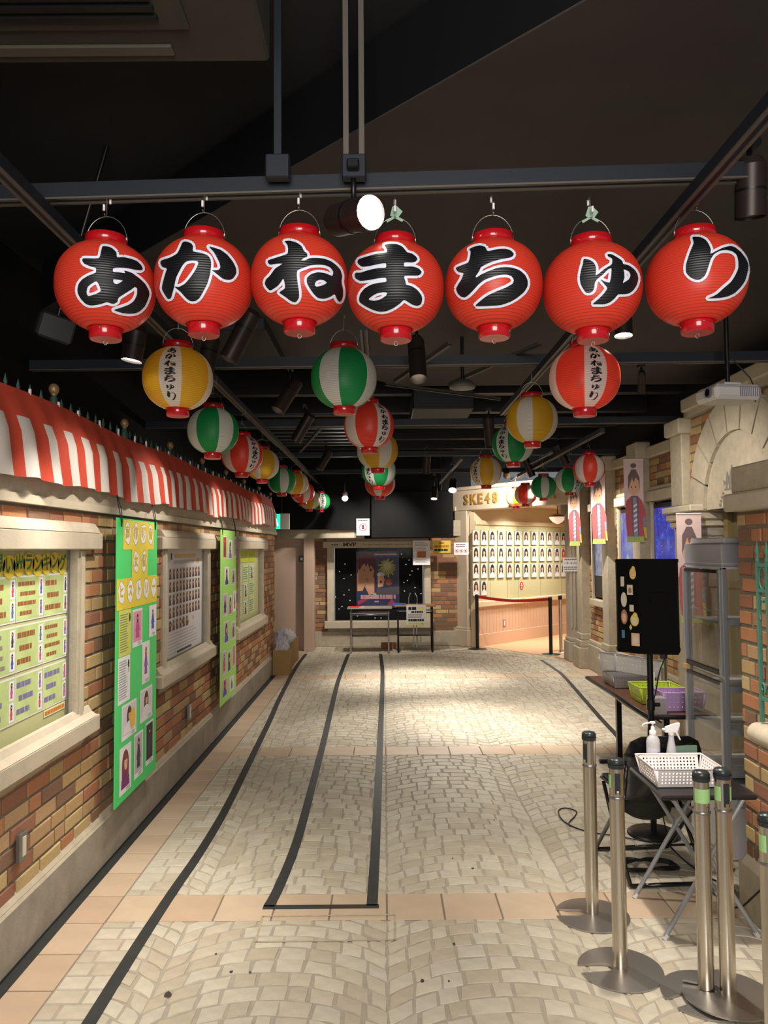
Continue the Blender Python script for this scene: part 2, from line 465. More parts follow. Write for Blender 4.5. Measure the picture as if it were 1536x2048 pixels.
# windows: stone surround, lintel with coved top, sill
GPANEL = mat('pale_green_board', (190,190,140), 0.6)
def stone_window(n, y0, y1, board):
    r = struct('window_%d' % n, (-1.6, (y0+y1)/2, .8)); O = r.location
    mb = MB(); mb.box((-1.62, y0, 1.755), (-1.54, y1+.03, 1.845), STONE_L, ch=.006)
    prof = [(0,0),(.06,0),(.055,.012),(.045,.03),(.03,.05),(0,.055)]
    mb.prism(prof, STONE_L, (y1-y0)-.05, frame_M((-1.6, y0+.04, 1.845), (1,0,0), (0,0,1), (0,1,0)))
    mb.build('lintel', r, off=O)
    mb = MB(); mb.box((-1.62, y0, .79), (-1.535, y1, .875), STONE_L, ch=.006)
    prof = [(0,0),(.064,0),(.05,.008),(.03,.022),(.014,.05),(0,.055)]
    mb.prism(prof, STONE_L, (y1-y0)-.06, frame_M((-1.6, y0+.03, .875), (1,0,0), (0,0,1), (0,1,0)))
    mb.prism([(0,0),(.02,.03),(.05,.06),(0,.06)], STONE, (y1-y0)-.2, frame_M((-1.6, y0+.1, .73), (1,0,0), (0,0,1), (0,1,0)))
    mb.build('sill', r, off=O)
    for a in (y0+.15, y1-.21):
        mb = MB(); mb.box((-1.69, a, .86), (-1.578, a+.10, 1.78), STONE, ch=.004)
        mb.box((-1.578, a+.03, .9), (-1.572, a+.07, 1.75), STONE_L); mb.build('jamb', r, off=O)
    mb = MB(); mb.box((-1.72, y0+.2, .87), (-1.63, y1-.2, 1.8), board); mb.build('display_board', r, off=O)
    for a in (y0+.255, y1-.235):
        mb = MB(); mb.box((-1.63, a, .9), (-1.62, a+.022, 1.76), STEEL); mb.build('board_rail', r, off=O)
    return r
for i, (a, b) in enumerate(WINS): stone_window(i+1, a, b, GPANEL)
def outlet(y, z, name='wall_outlet', lab=''):
    t = thing(name, lab, 'outlet', (-1.585, y, z-.06))
    mb = MB(); mb.box((0, -.036, 0), (.02, .036, .12), STEEL, ch=.003); mb.build('plate', t)
    mb = MB(); mb.box((.02, -.014, .02), (.024, .014, .1), mat('ivory_plastic', (210,200,175), .5)); mb.build('socket', t)
p = atX(41, 1692, -1.58); outlet(p.y, p.z, lab='grey metal wall outlet low in the brick below the big ranking window')
p = atX(377, 1424, -1.58); outlet(p.y, p.z, lab='small wall outlet low in the brick below the member poster window')
# ------------------------------------------------------------------ far end: plain door panel, brick, shop window
PINK = mat('pale_pink_panel', (196,168,148), 0.7, var=0.04, scale=3)
wb = struct('wall_back', (0, 14.0, 0))
mb = MB(); mb.box((-3.2, 13.45, 0), (-1.40, 13.6, 1.93), PINK); mb.build('panel', wb, off=wb.location)
mb = MB(); mb.box((-1.395, 13.3, 0), (-1.22, 13.62, 1.93), PINK, ch=.006); mb.build('pilaster', wb, off=wb.location)
mb = MB(); mb.box((-3.2, 13.28, 1.93), (-.35, 13.7, 2.09), STONE, ch=.01); mb.build('cornice', wb, off=wb.location)
MBK = frame_M((0, 13.95, 0), (1, 0, 0), (0, 0, 1))      # local z = -Y
def wb_brick(u0, u1, seed):
    brick_wall(wb, MBK, u0, u1, .27, 1.97, (), 130, seed=seed, weights=(2,1,3,1,3,1,4))
wb_brick(-1.28, -1.02, 21); wb_brick(.83, 1.42, 22)
mb = MB(); mb.box((-1.3, 13.9, 0), (1.42, 14.2, .27), STONE, ch=.01); mb.build('plinth', wb, off=wb.location)
mb = MB(); mb.box((-1.02, 13.9, .27), (.83, 14.1, .36), STONE_G); mb.build('apron', wb, off=wb.location)
mb = MB(); mb.box((.70, 13.86, 1.97), (1.5, 14.1, 2.25), STONE); mb.box((-3.2, 14.1, 0), (1.6, 14.25, 3.6), BLACK)
mb.build('upper_wall', wb, off=wb.location)
w4 = struct('window_4', (-.1, 13.9, .3))
mb = MB(); mb.box((-1.10, 13.80, 1.765), (.87, 13.98, 1.885), STONE_L, ch=.008); mb.box((-1.04, 13.84, 1.885), (.80, 13.98, 1.93), STONE)
mb.build('lintel', w4, off=w4.location)
mb = MB(); mb.box((-1.08, 13.80, .33), (.86, 13.98, .46), STONE_L, ch=.008); mb.build('sill', w4, off=w4.location)
for a in (-1.03, .71):
    mb = MB(); mb.box((a, 13.86, .46), (a+.12, 13.99, 1.765), STONE_L, ch=.004); mb.build('jamb', w4, off=w4.location)
mb = MB(); mb.box((-.91, 14.13, .46), (.71, 14.16, 1.765), mat('night_backing', (14,16,22), .4)); mb.build('dark_backing', w4, off=w4.location)
for a in (-.91, -.07+.02, .685):
    mb = MB(); mb.box((a, 13.9, .46), (a+.02, 13.92, 1.765), STEEL)
    if a != -.05: mb.build('glazing_bar', w4, off=w4.location)
DOT = mat('white_bead', (235,240,245), .4, emit=.6)
for px, py in ((679,1143),(688,1157),(702,1150),(698,1180),(671,1194),(688,1190),(678,1218),(684,1213),(700,1201),(803,1108),(812,1129),(830,1175),(815,1161),(836,1138),(809,1182),(796,1209),(818,1120),(750,1236),(762,1236),(842,1187),(820,1150),(808,1165),(715,1232),(690,1128),(824,1142)):
    p = atY(px, py, 14.1); mb = MB(); mb.ball((0,0,0), .0095, DOT, 8, 5); mb.build('star_bead', w4, tuple(p-w4.location))
mb = MB(); mb.box((-.91, 13.925, .46), (.71, 13.93, 1.765), GLASS); mb.build('pane', w4, off=w4.location)
mb = MB(); add_text(mb, 'MVP', mat('sign_brown', (72,60,48), .6), frame_M((-.62, 13.798, 1.825), (1,0,0), (0,0,1)), .09, width=.24, bold=.004)
add_text(mb, 'for the most valuable heroine of the SKE', MATS['sign_brown'], frame_M((.14, 13.798, 1.825), (1,0,0), (0,0,1)), .05, width=1.05)
for i in range(3): mb.ell(-.93+.045*i, 1.825, .018, .012, MATS['sign_brown'], frame_M((0, 13.798, 0), (1,0,0), (0,0,1)))
mb.build('sign_lettering', w4, off=w4.location)
# black fascia and hanging black panel over the shop window
mb = MB(); mb.box((-3.2, 13.2, 2.09), (1.19, 13.3, 3.6), BLACK); mb.build('fascia', wb, off=wb.location)
bp = thing('black_screen_panel', 'large matte black panel hanging above the star-dotted shop window', 'panel', (.48, 13.15, 1.93))
mb = MB(); mb.box((-.70, -.04, .0), (.70, .04, .80), BLACK, ch=.01); mb.build('board', bp)
for a in (-.5, .5): mb = MB(); mb.cyl((a, 0, .8), (a, 0, 1.66), .012, BLACKM, seg=8); mb.build('hanger_rod', bp)
# ------------------------------------------------------------------ portal to the lit shop
PORT = mat('cream_portal', (214,196,172), 0.6, var=0.04, scale=4)
PL, PR = Vector((1.47, 13.93, 0)), Vector((2.93, 11.98, 0))
pe = (PR-PL).normalized(); pn = Vector((pe.y, -pe.x, 0))           # toward camera
if pn.dot(C0-PL) < 0: pn = -pn
pw = (PR-PL).length
MPo = frame_M(PL, pe, (0,0,1), pn)
wp = struct('wall_portal', tuple(PL)); O = wp.location
def pbox(mb, a, b, m, ch=0): mb.box(a, b, m, MPo, ch)
mb = MB(); pbox(mb, (-.16,0,-.16), (.16,2.42,.12), PORT, .01); pbox(mb, (-.2,0,-.18), (.2,.30,.16), PORT, .012); pbox(mb, (-.18,.30,-.17), (.18,.34,.14), PORT, .01)
mb.build('pillar', wp, off=O)
mb = MB(); pbox(mb, (-.2,2.42,-.18), (pw+.2,2.78,.13), PORT, .008); pbox(mb, (-.24,2.78,-.2), (pw+.22,2.84,.18), PORT, .01); pbox(mb, (-.22,2.42,-.18), (-.1,2.5,.15), PORT, .006)
for sx, x0 in ((1, .16), (-1, pw-.14)):
    n = 7; arc = [(0,0)]+[(sx*.16*(1-math.cos(t*math.pi/2/n))+0, -.16*(1-math.sin(t*math.pi/2/n))-.0) for t in range(n+1)]
    arc = [(0, 0), (sx*.16, 0)]+[(sx*.16*(1-math.sin(t*math.pi/2/n)), -.16+.16*math.cos(t*math.pi/2/n)) for t in range(1, n+1)]
    mb.prism(arc if sx > 0 else arc[::-1], PORT, .26, frame_M(MPo @ Vector((x0, 2.42, -.16)), pe, (0,0,1), pn))
mb.build('header', wp, off=O)
GOLD = mat('gilt_letter', (206,164,92), .4, metal=.35)
txt = 'SKE48 CENTER'; pos = np.linspace(.2, pw-.28, len(txt))
for ch, x in zip(txt, pos):
    if ch == ' ': continue
    vs, fs = text_mesh(ch, .25, .006, extrude=.012)
    mb = MB(); mb.add([(v[0]*.95, v[1], v[2]+.014) for v in vs], fs, GOLD, False, frame_M(MPo @ Vector((x, 2.60, .13)), pe, (0,0,1), pn)); label_only(mb.build('letter', wp, off=O), 'gilt letter %s on the portal header' % ch)
# fluted column on the right of the portal
FLUTE = mat('grey_beige_column', (178,168,152), 0.75, var=0.08, scale=8)
mb = MB()
mb.box((2.86, 11.93, .34), (3.10, 12.2, 2.9), FLUTE)
for i in range(4): mb.box((2.875+.052*i, 11.918, .5), (2.9+.052*i, 11.93, 2.8), FLUTE, ch=.004)
mb.box((2.82, 11.88, 0), (3.12, 12.25, .30), FLUTE, ch=.01); mb.box((2.84, 11.9, .30), (3.11, 12.22, .36), FLUTE, ch=.012)
mb.build('fluted_column', wp, off=O)
# inner room
ws = struct('wall_shop', (1.62, 13.70, 0)); OS = ws.location
A = Vector((1.60, 13.66, 0)); wdv = Vector((1, 1.02, 0)).normalized(); wn = Vector((wdv.y, -wdv.x, 0))
if wn.dot(C0-A) < 0: wn = -wn
MS = frame_M(A, wdv, (0,0,1), wn)
PEACH = mat('peach_wainscot', (224,186,158), .6); CREAM = mat('cream_wall', (228,206,172), .6); LIME = mat('pale_lime_board', (206,202,160), .5)
mb = MB(); mb.box((0,0,-.1), (5.2,2.6,0), CREAM, MS); mb.build('wall_body', ws, off=OS)
mb = MB(); mb.box((0,.78,0), (5.2,2.16,.02), LIME, MS); mb.build('board', ws, off=OS)
mb = MB(); mb.box((0,2.16,0), (5.2,2.24,.05), CREAM, MS, .008); mb.build('picture_rail', ws, off=OS)
mb = MB(); mb.box((0,.70,0), (5.2,.80,.06), CREAM, MS, .01); mb.build('dado_rail', ws, off=OS)
for i in range(52):
    mb = MB(); mb.box((.1*i+.003,.22,0), (.1*i+.097,.70,.012), PEACH, MS, .003); mb.build('wainscot_plank', ws, off=OS)
mb = MB(); mb.box((0,0,0), (5.2,.22,.03), PEACH, MS, .006); mb.build('skirting', ws, off=OS)
mb = MB()
for u in (.42, .95, 1.3, 2.05, 2.8): mb.box((u,.8,.02), (u+.006,2.16,.022), mat('board_seam', (150,146,110), .6), MS)
mb.build('board_seam', ws, off=OS)
fs2 = struct('floor_shop', (3, 14, 0)); mb = MB()
mb.prism([(1.55,13.95),(2.95,12.05),(6,12.05),(6,18),(1.55,18)], mat('peach_floor', (222,180,138), .45, var=.05, scale=3), .004, Matrix.Translation((0,0,.0))); mb.build('boards', fs2, off=fs2.location)
cs = struct('ceiling_shop', (3, 14, 2.5)); mb = MB()
mb.prism([(1.45,14.1),(2.95,12.1),(6,12.1),(6,18),(1.45,18)], CREAM, .05, Matrix.Translation((0,0,2.52))); mb.build('soffit', cs, off=cs.location)
wsr = struct('wall_shop_side', (5, 12.1, 0)); mb = MB(); mb.box((3.1, 12.1, 0), (6, 12.2, 2.6), CREAM); mb.box((5.9, 12.1, 0), (6, 18, 2.6), CREAM); mb.build('wall_body', wsr, off=wsr.location)
# ------------------------------------------------------------------ right facade
wr = struct('wall_right', (3.0, 9.5, 0)); OR = wr.location
MR = frame_M((3.0, 0, 0), (0, -1, 0), (0, 0, 1))        # local x = -Y, local z = -X
assert (MR.to_3x3() @ Vector((0,0,1))).x < 0
SCR = [(10.38, 10.98), (9.02, 9.72), (7.82, 8.52)]
SZ0, SZ1 = 1.05, 2.22
holes = [(-b-.0, -a+.0, SZ0-.02, SZ1+.02) for a, b in SCR]
brick_wall(wr, MR, -11.9, -7.28, .42, 2.74, holes, 300, seed=31, weights=(3,3,1,3,2,2,1))
mb = MB(); mb.box((2.93, 7.25, 0), (3.2, 11.9, .36), STONE, ch=.01); mb.box((2.955, 7.25, .36), (3.2, 11.9, .42), STONE_L, ch=.01); mb.build('plinth', wr, off=OR)
mb = MB(); mb.box((2.94, 7.3, 2.74), (3.2, 11.9, 2.86), STONE_L, ch=.008); mb.build('cornice', wr, off=OR)
mb = MB(); mb.box((3.11, 4.0, 0), (3.25, 12.0, 3.6), BLACK); mb.build('wall_core', wr, off=OR)
for yc in (11.38, 10.06, 8.78):
    mb = MB(); y0, y1 = yc-.13, yc+.13
    mb.box((2.87, y0, .5), (3.0, y1, 2.8), STONE, ch=.006); mb.box((2.83, y0-.04, 2.74), (3.0, y1+.04, 2.93), STONE_L, ch=.012)
    mb.box((2.80, y0-.06, 0), (3.0, y1+.06, .30), STONE, ch=.01); mb.box((2.83, y0-.035, .30), (3.0, y1+.035, .40), STONE, ch=.014); mb.box((2.85, y0-.02, .40), (3.0, y1+.02, .5), STONE, ch=.014)
    mb.build('pilaster', wr, off=OR)
SCREENS = []
for i, (a, b) in enumerate(SCR):
    n = struct('window_%d' % (5+i), (2.98, (a+b)/2, SZ0))
    mb = MB(); mb.box((2.92, a-.06, SZ1+.03), (3.0, b+.06, SZ1+.14), STONE_L, ch=.008); mb.box((2.94, a-.02, SZ1+.14), (3.0, b+.02, SZ1+.19), STONE, ch=.012); mb.build('lintel', n, off=n.location)
    mb = MB(); mb.box((2.92, a-.06, SZ0-.12), (3.0, b+.06, SZ0-.03), STONE_L, ch=.008); mb.build('sill', n, off=n.location)
    for y in (a-.045, b): mb = MB(); mb.box((2.955, y, SZ0-.03), (3.03, y+.045, SZ1+.03), STONE_L, ch=.004); mb.build('jamb', n, off=n.location)
# arch with voussoirs, on the bay that stands forward (toward the camera)
XA = 2.80
AC, AZ, RO, RI = 6.0, 2.06, .90, .60
MA = frame_M((XA-.01, AC, AZ), (0,-1,0), (0,0,1))
ang = [math.pi*i/9 for i in range(10)]
for a, b in zip(ang, ang[1:]):
    mb = MB(); n = 4; g = .012
    o = [(RO*math.cos(a+g+(b-a-2*g)*i/n), RO*math.sin(a+g+(b-a-2*g)*i/n)) for i in range(n+1)]
    q = [(RI*math.cos(a+1.5*g+(b-a-3*g)*i/n), RI*math.sin(a+1.5*g+(b-a-3*g)*i/n)) for i in range(n+1)]
    mb.prism(o+q[::-1], STONE, .05, MA); mb.build('voussoir', wr, off=OR)
mb = MB(); n = 18
mb.prism([(RI*math.cos(math.pi*i/n), RI*math.sin(math.pi*i/n)) for i in range(n+1)], STONE, .03, frame_M((XA-.0, AC, AZ), (0,-1,0), (0,0,1))); mb.build('tympanum', wr, off=OR)
CREST = mat('crest_grey', (126,120,112), .7)
mb = MB(); Mc = frame_M((XA-.034, AC+.10, AZ+.14), (0,-1,0), (0,0,1))
mb.flat([(-.14,0),(.14,0),(.16,.09),(.11,.07),(.09,.16),(.05,.09),(0,.2),(-.05,.09),(-.09,.16),(-.11,.07),(-.16,.09)], CREST, Mc)
for i in range(5): mb.ell(-.12+.06*i, .03, .014, .02, STONE, Mc, .003, 8)
for s in (-1, 1):
    for i in range(4): mb.ell(s*(.17+.02*i), -.02-.03*i, .022, .013, CREST, Mc, .0, 8)
mb.build('crest', wr, off=OR)
MR2 = frame_M((XA, 0, 0), (0,-1,0), (0,0,1))
hl = [(-(AC+RO*math.cos(t)), -(AC-RO*math.cos(t)), AZ+RO*math.sin(t)-.09, AZ+RO*math.sin(t)) for t in [math.asin(min(1, .1*(k+1))) for k in range(10)]]
brick_wall(wr, MR2, -7.28, -4.2, AZ, 2.92, hl, 120, seed=37, weights=(3,3,1,3,2,2,1))
mb = MB(); mb.box((XA-.10, 4.2, 2.96), (3.2, 6.95, 3.08), STONE_L, ch=.012); mb.box((XA-.06, 4.2, 2.91), (3.2, 6.98, 2.96), STONE); mb.build('cornice', wr, off=OR)
mb = MB(); mb.box((XA-.08, 7.0, 2.12), (3.1, 7.28, 2.80), STONE, ch=.01); mb.box((XA-.12, 6.96, 2.78), (3.1, 7.32, 2.92), STONE_L, ch=.01); mb.build('upper_pier', wr, off=OR)
for y0, y1 in ((6.68, 7.22), (4.7, 5.2)):
    mb = MB(); mb.box((XA-.08, y0, 0), (3.1, y1, 1.92), STONE, ch=.01)
    for z in (1.84, 1.72, 1.60, 1.4, 1.1): mb.box((XA-.06, y0-.012, z), (3.1, y0, z+.07), STONE_G, ch=.004)
    mb.box((XA-.11, y0-.03, 1.92), (3.1, y1+.03, 1.98), STONE_L, ch=.012); mb.box((XA-.14, y0-.05, 1.98), (3.1, y1+.05, 2.05), STONE_L, ch=.014); mb.box((XA-.17, y0-.07, 2.05), (3.1, y1+.07, 2.11), STONE_L, ch=.01)
    mb.build('arch_pier', wr, off=OR)
mb = MB(); mb.box((XA+.14, 5.2, 0), (XA+.18, 6.68, 2.1), mat('olive_door', (98,88,62), .6)); mb.box((XA+.10, 5.25, 0), (XA+.14, 5.32, 2.08), mat('olive_trim', (120,104,66), .5)); mb.box((XA+.10, 6.5, 0), (XA+.14, 6.58, 2.08), MATS['olive_trim']); mb.build('arch_door', wr, off=OR)
mb = MB(); mb.box((XA+.02, 4.0, 0), (3.1, 4.7, 3.0), STONE); mb.box((XA+.1, 4.0, 2.1), (3.1, 7.28, 2.95), STONE_G); mb.build('wall_body', wr, off=OR)
# ------------------------------------------------------------------ near brick pier with grille window at the right edge
wq = struct('wall_pier', (1.74, 3.0, 0)); OQ = wq.location
XP, YP = 1.74, 3.78
MQ = frame_M((XP, 0, 0), (0,-1,0), (0,0,1))
brick_wall(wq, MQ, -YP, -1.9, .27, 1.92, [(-3.46, -1.5, .42, .86)], 160, pl=.2, ph=.079, joint=.019, depth=.006, seed=41, weights=(4,2,2,2,3,2,1))
MQ2 = frame_M((XP, YP, 0), (1,0,0), (0,0,1))
mb = MB(); mb.box((XP+.03, 1.9, 0), (XP+.6, YP-.001, 1.92), STONE_G); mb.build('wall_core', wq, off=OQ)
mb = MB(); mb.box((XP-.035, 1.9, 0), (XP+.6, YP+.03, .235), STONE, ch=.004)
mb.prism([(0,0),(-.035,0),(0,.04)], STONE_L, YP-1.9, frame_M((XP, 1.9, .235), (1,0,0), (0,0,1), (0,1,0))); mb.build('plinth', wq, off=OQ)
mb = MB(); mb.box((XP-.06, 1.9, 2.0), (XP+.6, YP-.06, 2.13), STONE, ch=.008); mb.box((XP-.09, 1.9, 1.915), (XP+.6, YP-.03, 2.0), STONE_L, ch=.01); mb.build('lintel', wq, off=OQ)
mb = MB(); mb.box((XP-.012, 1.9, .42), (XP+.1, 3.46, .86), mat('tan_render', (184,156,124), .85, var=.1, scale=20, bump=.2, bscale=120)); mb.build('apron_panel', wq, off=OQ)
mb = MB(); mb.cyl((XP-.055, 1.9, .905), (XP-.055, 3.54, .905), .045, STONE_L, seg=16); mb.box((XP-.055, 1.9, .86), (XP+.2, 3.54, .95), STONE_L, ch=.004); mb.build('sill', wq, off=OQ)
# ------------------------------------------------------------------ ceiling
ce = struct('ceiling', (0, 7, 3.6))
CEI = mat('black_ceiling', (21,21,24), 0.8, var=.3, scale=3); BROWN = mat('brown_soffit', (50,45,42), 0.75, var=.08, scale=3)
mb = MB(); mb.box((-4, -.2, 3.62), (6.5, 18.2, 3.75), CEI); mb.build('slab', ce, off=ce.location)
mb = MB(); so = [(-2.2,4.9),(1.9,.8),(4.5,.8),(4.5,7.3),(.2,7.3)]; mb.prism(so, BLACK, .29, Matrix.Translation((0,0,3.31))); mb.prism([(x*.999, y) for x, y in so], BROWN, .008, Matrix.Translation((0,0,3.3))); mb.build('soffit', ce, off=ce.location)
for i, y in enumerate((7.9, 9.0, 10.1, 11.2, 12.3)):
    mb = MB(); mb.box((-4, y, 3.35), (6.5, y+.14, 3.62), mat('black_beam', (30,30,33), .6)); mb.build('joist', ce, off=ce.location)
mb = MB(); mb.box((-4, -.2, 2.3), (-2.4, 18, 3.62), CEI); mb.build('bulkhead', ce, off=ce.location)
wll = struct('wall_upper_left', (-2.3, 6, 2.2)); mb = MB(); mb.box((-2.4, 1.0, 0), (-2.3, 13.3, 3.62), BLACK); mb.build('black_wall', wll, off=wll.location)
# ================================================================== LANTERNS
RIBS = 36
LR, LH = 0.161, 0.152                       # body radius, half height of the full ellipsoid
ZT, ZB = 0.140, -0.142                      # where the rings sit
def lrad(z):
    t = max(-1, min(1, z/LH)); return LR*max(0.0, 1-abs(t)**2.25)**0.5
LRED = mat('red_lantern_paper', (250,80,58), .36, transl=.42)
LYEL = mat('yellow_lantern_paper', (236,184,48), .45, transl=.4)
LGRN = mat('green_lantern_paper', (34,156,84), .45, transl=.36)
LWHT = mat('white_lantern_paper', (236,232,224), .45, transl=.4)
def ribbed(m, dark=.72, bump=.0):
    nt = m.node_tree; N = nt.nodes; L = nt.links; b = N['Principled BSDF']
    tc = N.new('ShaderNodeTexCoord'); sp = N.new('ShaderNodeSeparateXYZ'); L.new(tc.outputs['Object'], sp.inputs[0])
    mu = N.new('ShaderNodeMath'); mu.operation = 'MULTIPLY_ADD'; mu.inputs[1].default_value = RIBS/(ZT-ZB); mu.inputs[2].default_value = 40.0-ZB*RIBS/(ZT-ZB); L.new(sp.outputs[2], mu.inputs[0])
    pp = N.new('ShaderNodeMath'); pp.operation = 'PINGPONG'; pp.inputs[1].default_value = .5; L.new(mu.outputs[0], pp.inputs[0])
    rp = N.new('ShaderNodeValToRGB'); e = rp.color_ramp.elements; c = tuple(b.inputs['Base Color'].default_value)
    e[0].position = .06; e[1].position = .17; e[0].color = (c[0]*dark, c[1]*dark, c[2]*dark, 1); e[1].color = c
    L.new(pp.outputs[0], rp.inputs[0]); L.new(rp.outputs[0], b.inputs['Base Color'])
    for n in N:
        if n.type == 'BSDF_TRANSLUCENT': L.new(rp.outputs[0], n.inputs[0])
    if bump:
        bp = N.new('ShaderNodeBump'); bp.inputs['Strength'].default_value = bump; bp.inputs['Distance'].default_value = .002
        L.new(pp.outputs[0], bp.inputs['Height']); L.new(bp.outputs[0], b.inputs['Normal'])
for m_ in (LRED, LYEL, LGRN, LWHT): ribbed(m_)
RINGM = mat('red_lacquer_ring', (176,18,26), .18, coat=.5)
CAPM = mat('red_cap_disc', (196,70,64), .35)
WIRE = mat('steel_wire', (170,168,160), .3, metal=.9)
def body_mesh(colour):
    prof = []; n = RIBS*2
    for i in range(n+1):
        z = ZB+(ZT-ZB)*i/n; prof.append((lrad(z)+(.0014 if i % 2 else -.0014), z))
    seg = 48
    if colour is LRED_ALL: fm = None; mb = MB(); mb.lathe(prof, LRED, seg); return mb.mesh('lantern_shell')
    mb = MB(); mb.lathe(prof, colour, seg, fm=lambda i, j: colour if (i % 12) < 7 else LWHT); return mb.mesh('lantern_shell')
LRED_ALL = object()
M_RED = body_mesh(LRED_ALL); M_Y = body_mesh(LYEL); M_G = body_mesh(LGRN); M_R = body_mesh(LRED)
def ring_mesh(top):
    mb = MB()
    if top:
        r = .068; mb.lathe([(r-.004,.136),(r,.136),(r+.001,.17),(r-.002,.172),(r-.006,.17),(r-.006,.136)], RINGM, 28)
    else:
        r = .053; mb.lathe([(r,-.138),(r+.001,-.140),(r,-.176),(r-.004,-.179)], RINGM, 28); mb.lathe([(r-.004,-.179),(.0001,-.179)], CAPM, 28, smooth=False)
    return mb.mesh('ring')
M_TOP, M_BOT = ring_mesh(True), ring_mesh(False)
mb = MB(); mb.tube([(.07*math.cos(t), 0, .155+.088*math.sin(t)) for t in np.linspace(0, math.pi, 17)], .0014, WIRE, 6); M_HAND = mb.mesh('handle')
mb = MB(); mb.tube([(0,-.012+.012*math.cos(t), .25+.012*math.sin(t)) for t in np.linspace(-2.6, 0, 8)]+[(0,0,.262),(0,0,.30)]+[(0, .016-.016*math.cos(t), .30+.02*math.sin(t)) for t in np.linspace(0, 2.8, 9)], .0016, WIRE, 6); M_HOOK = mb.mesh('hook')
mb = MB(); mb.tube([(.006*math.cos(t), 0, -.187+.008*math.sin(t)) for t in np.linspace(0, 2*math.pi, 12, endpoint=False)], .0011, WIRE, 5, closed=True); M_PULL = mb.mesh('pull_ring')
mb = MB(); mb.ball((0, -.0695, .153), .003, WIRE, 8, 5); M_RIV = mb.mesh('rivet')
mb = MB(); mb.ball((0, -.0545, -.150), .003, WIRE, 8, 5); M_RIV2 = mb.mesh('rivet')
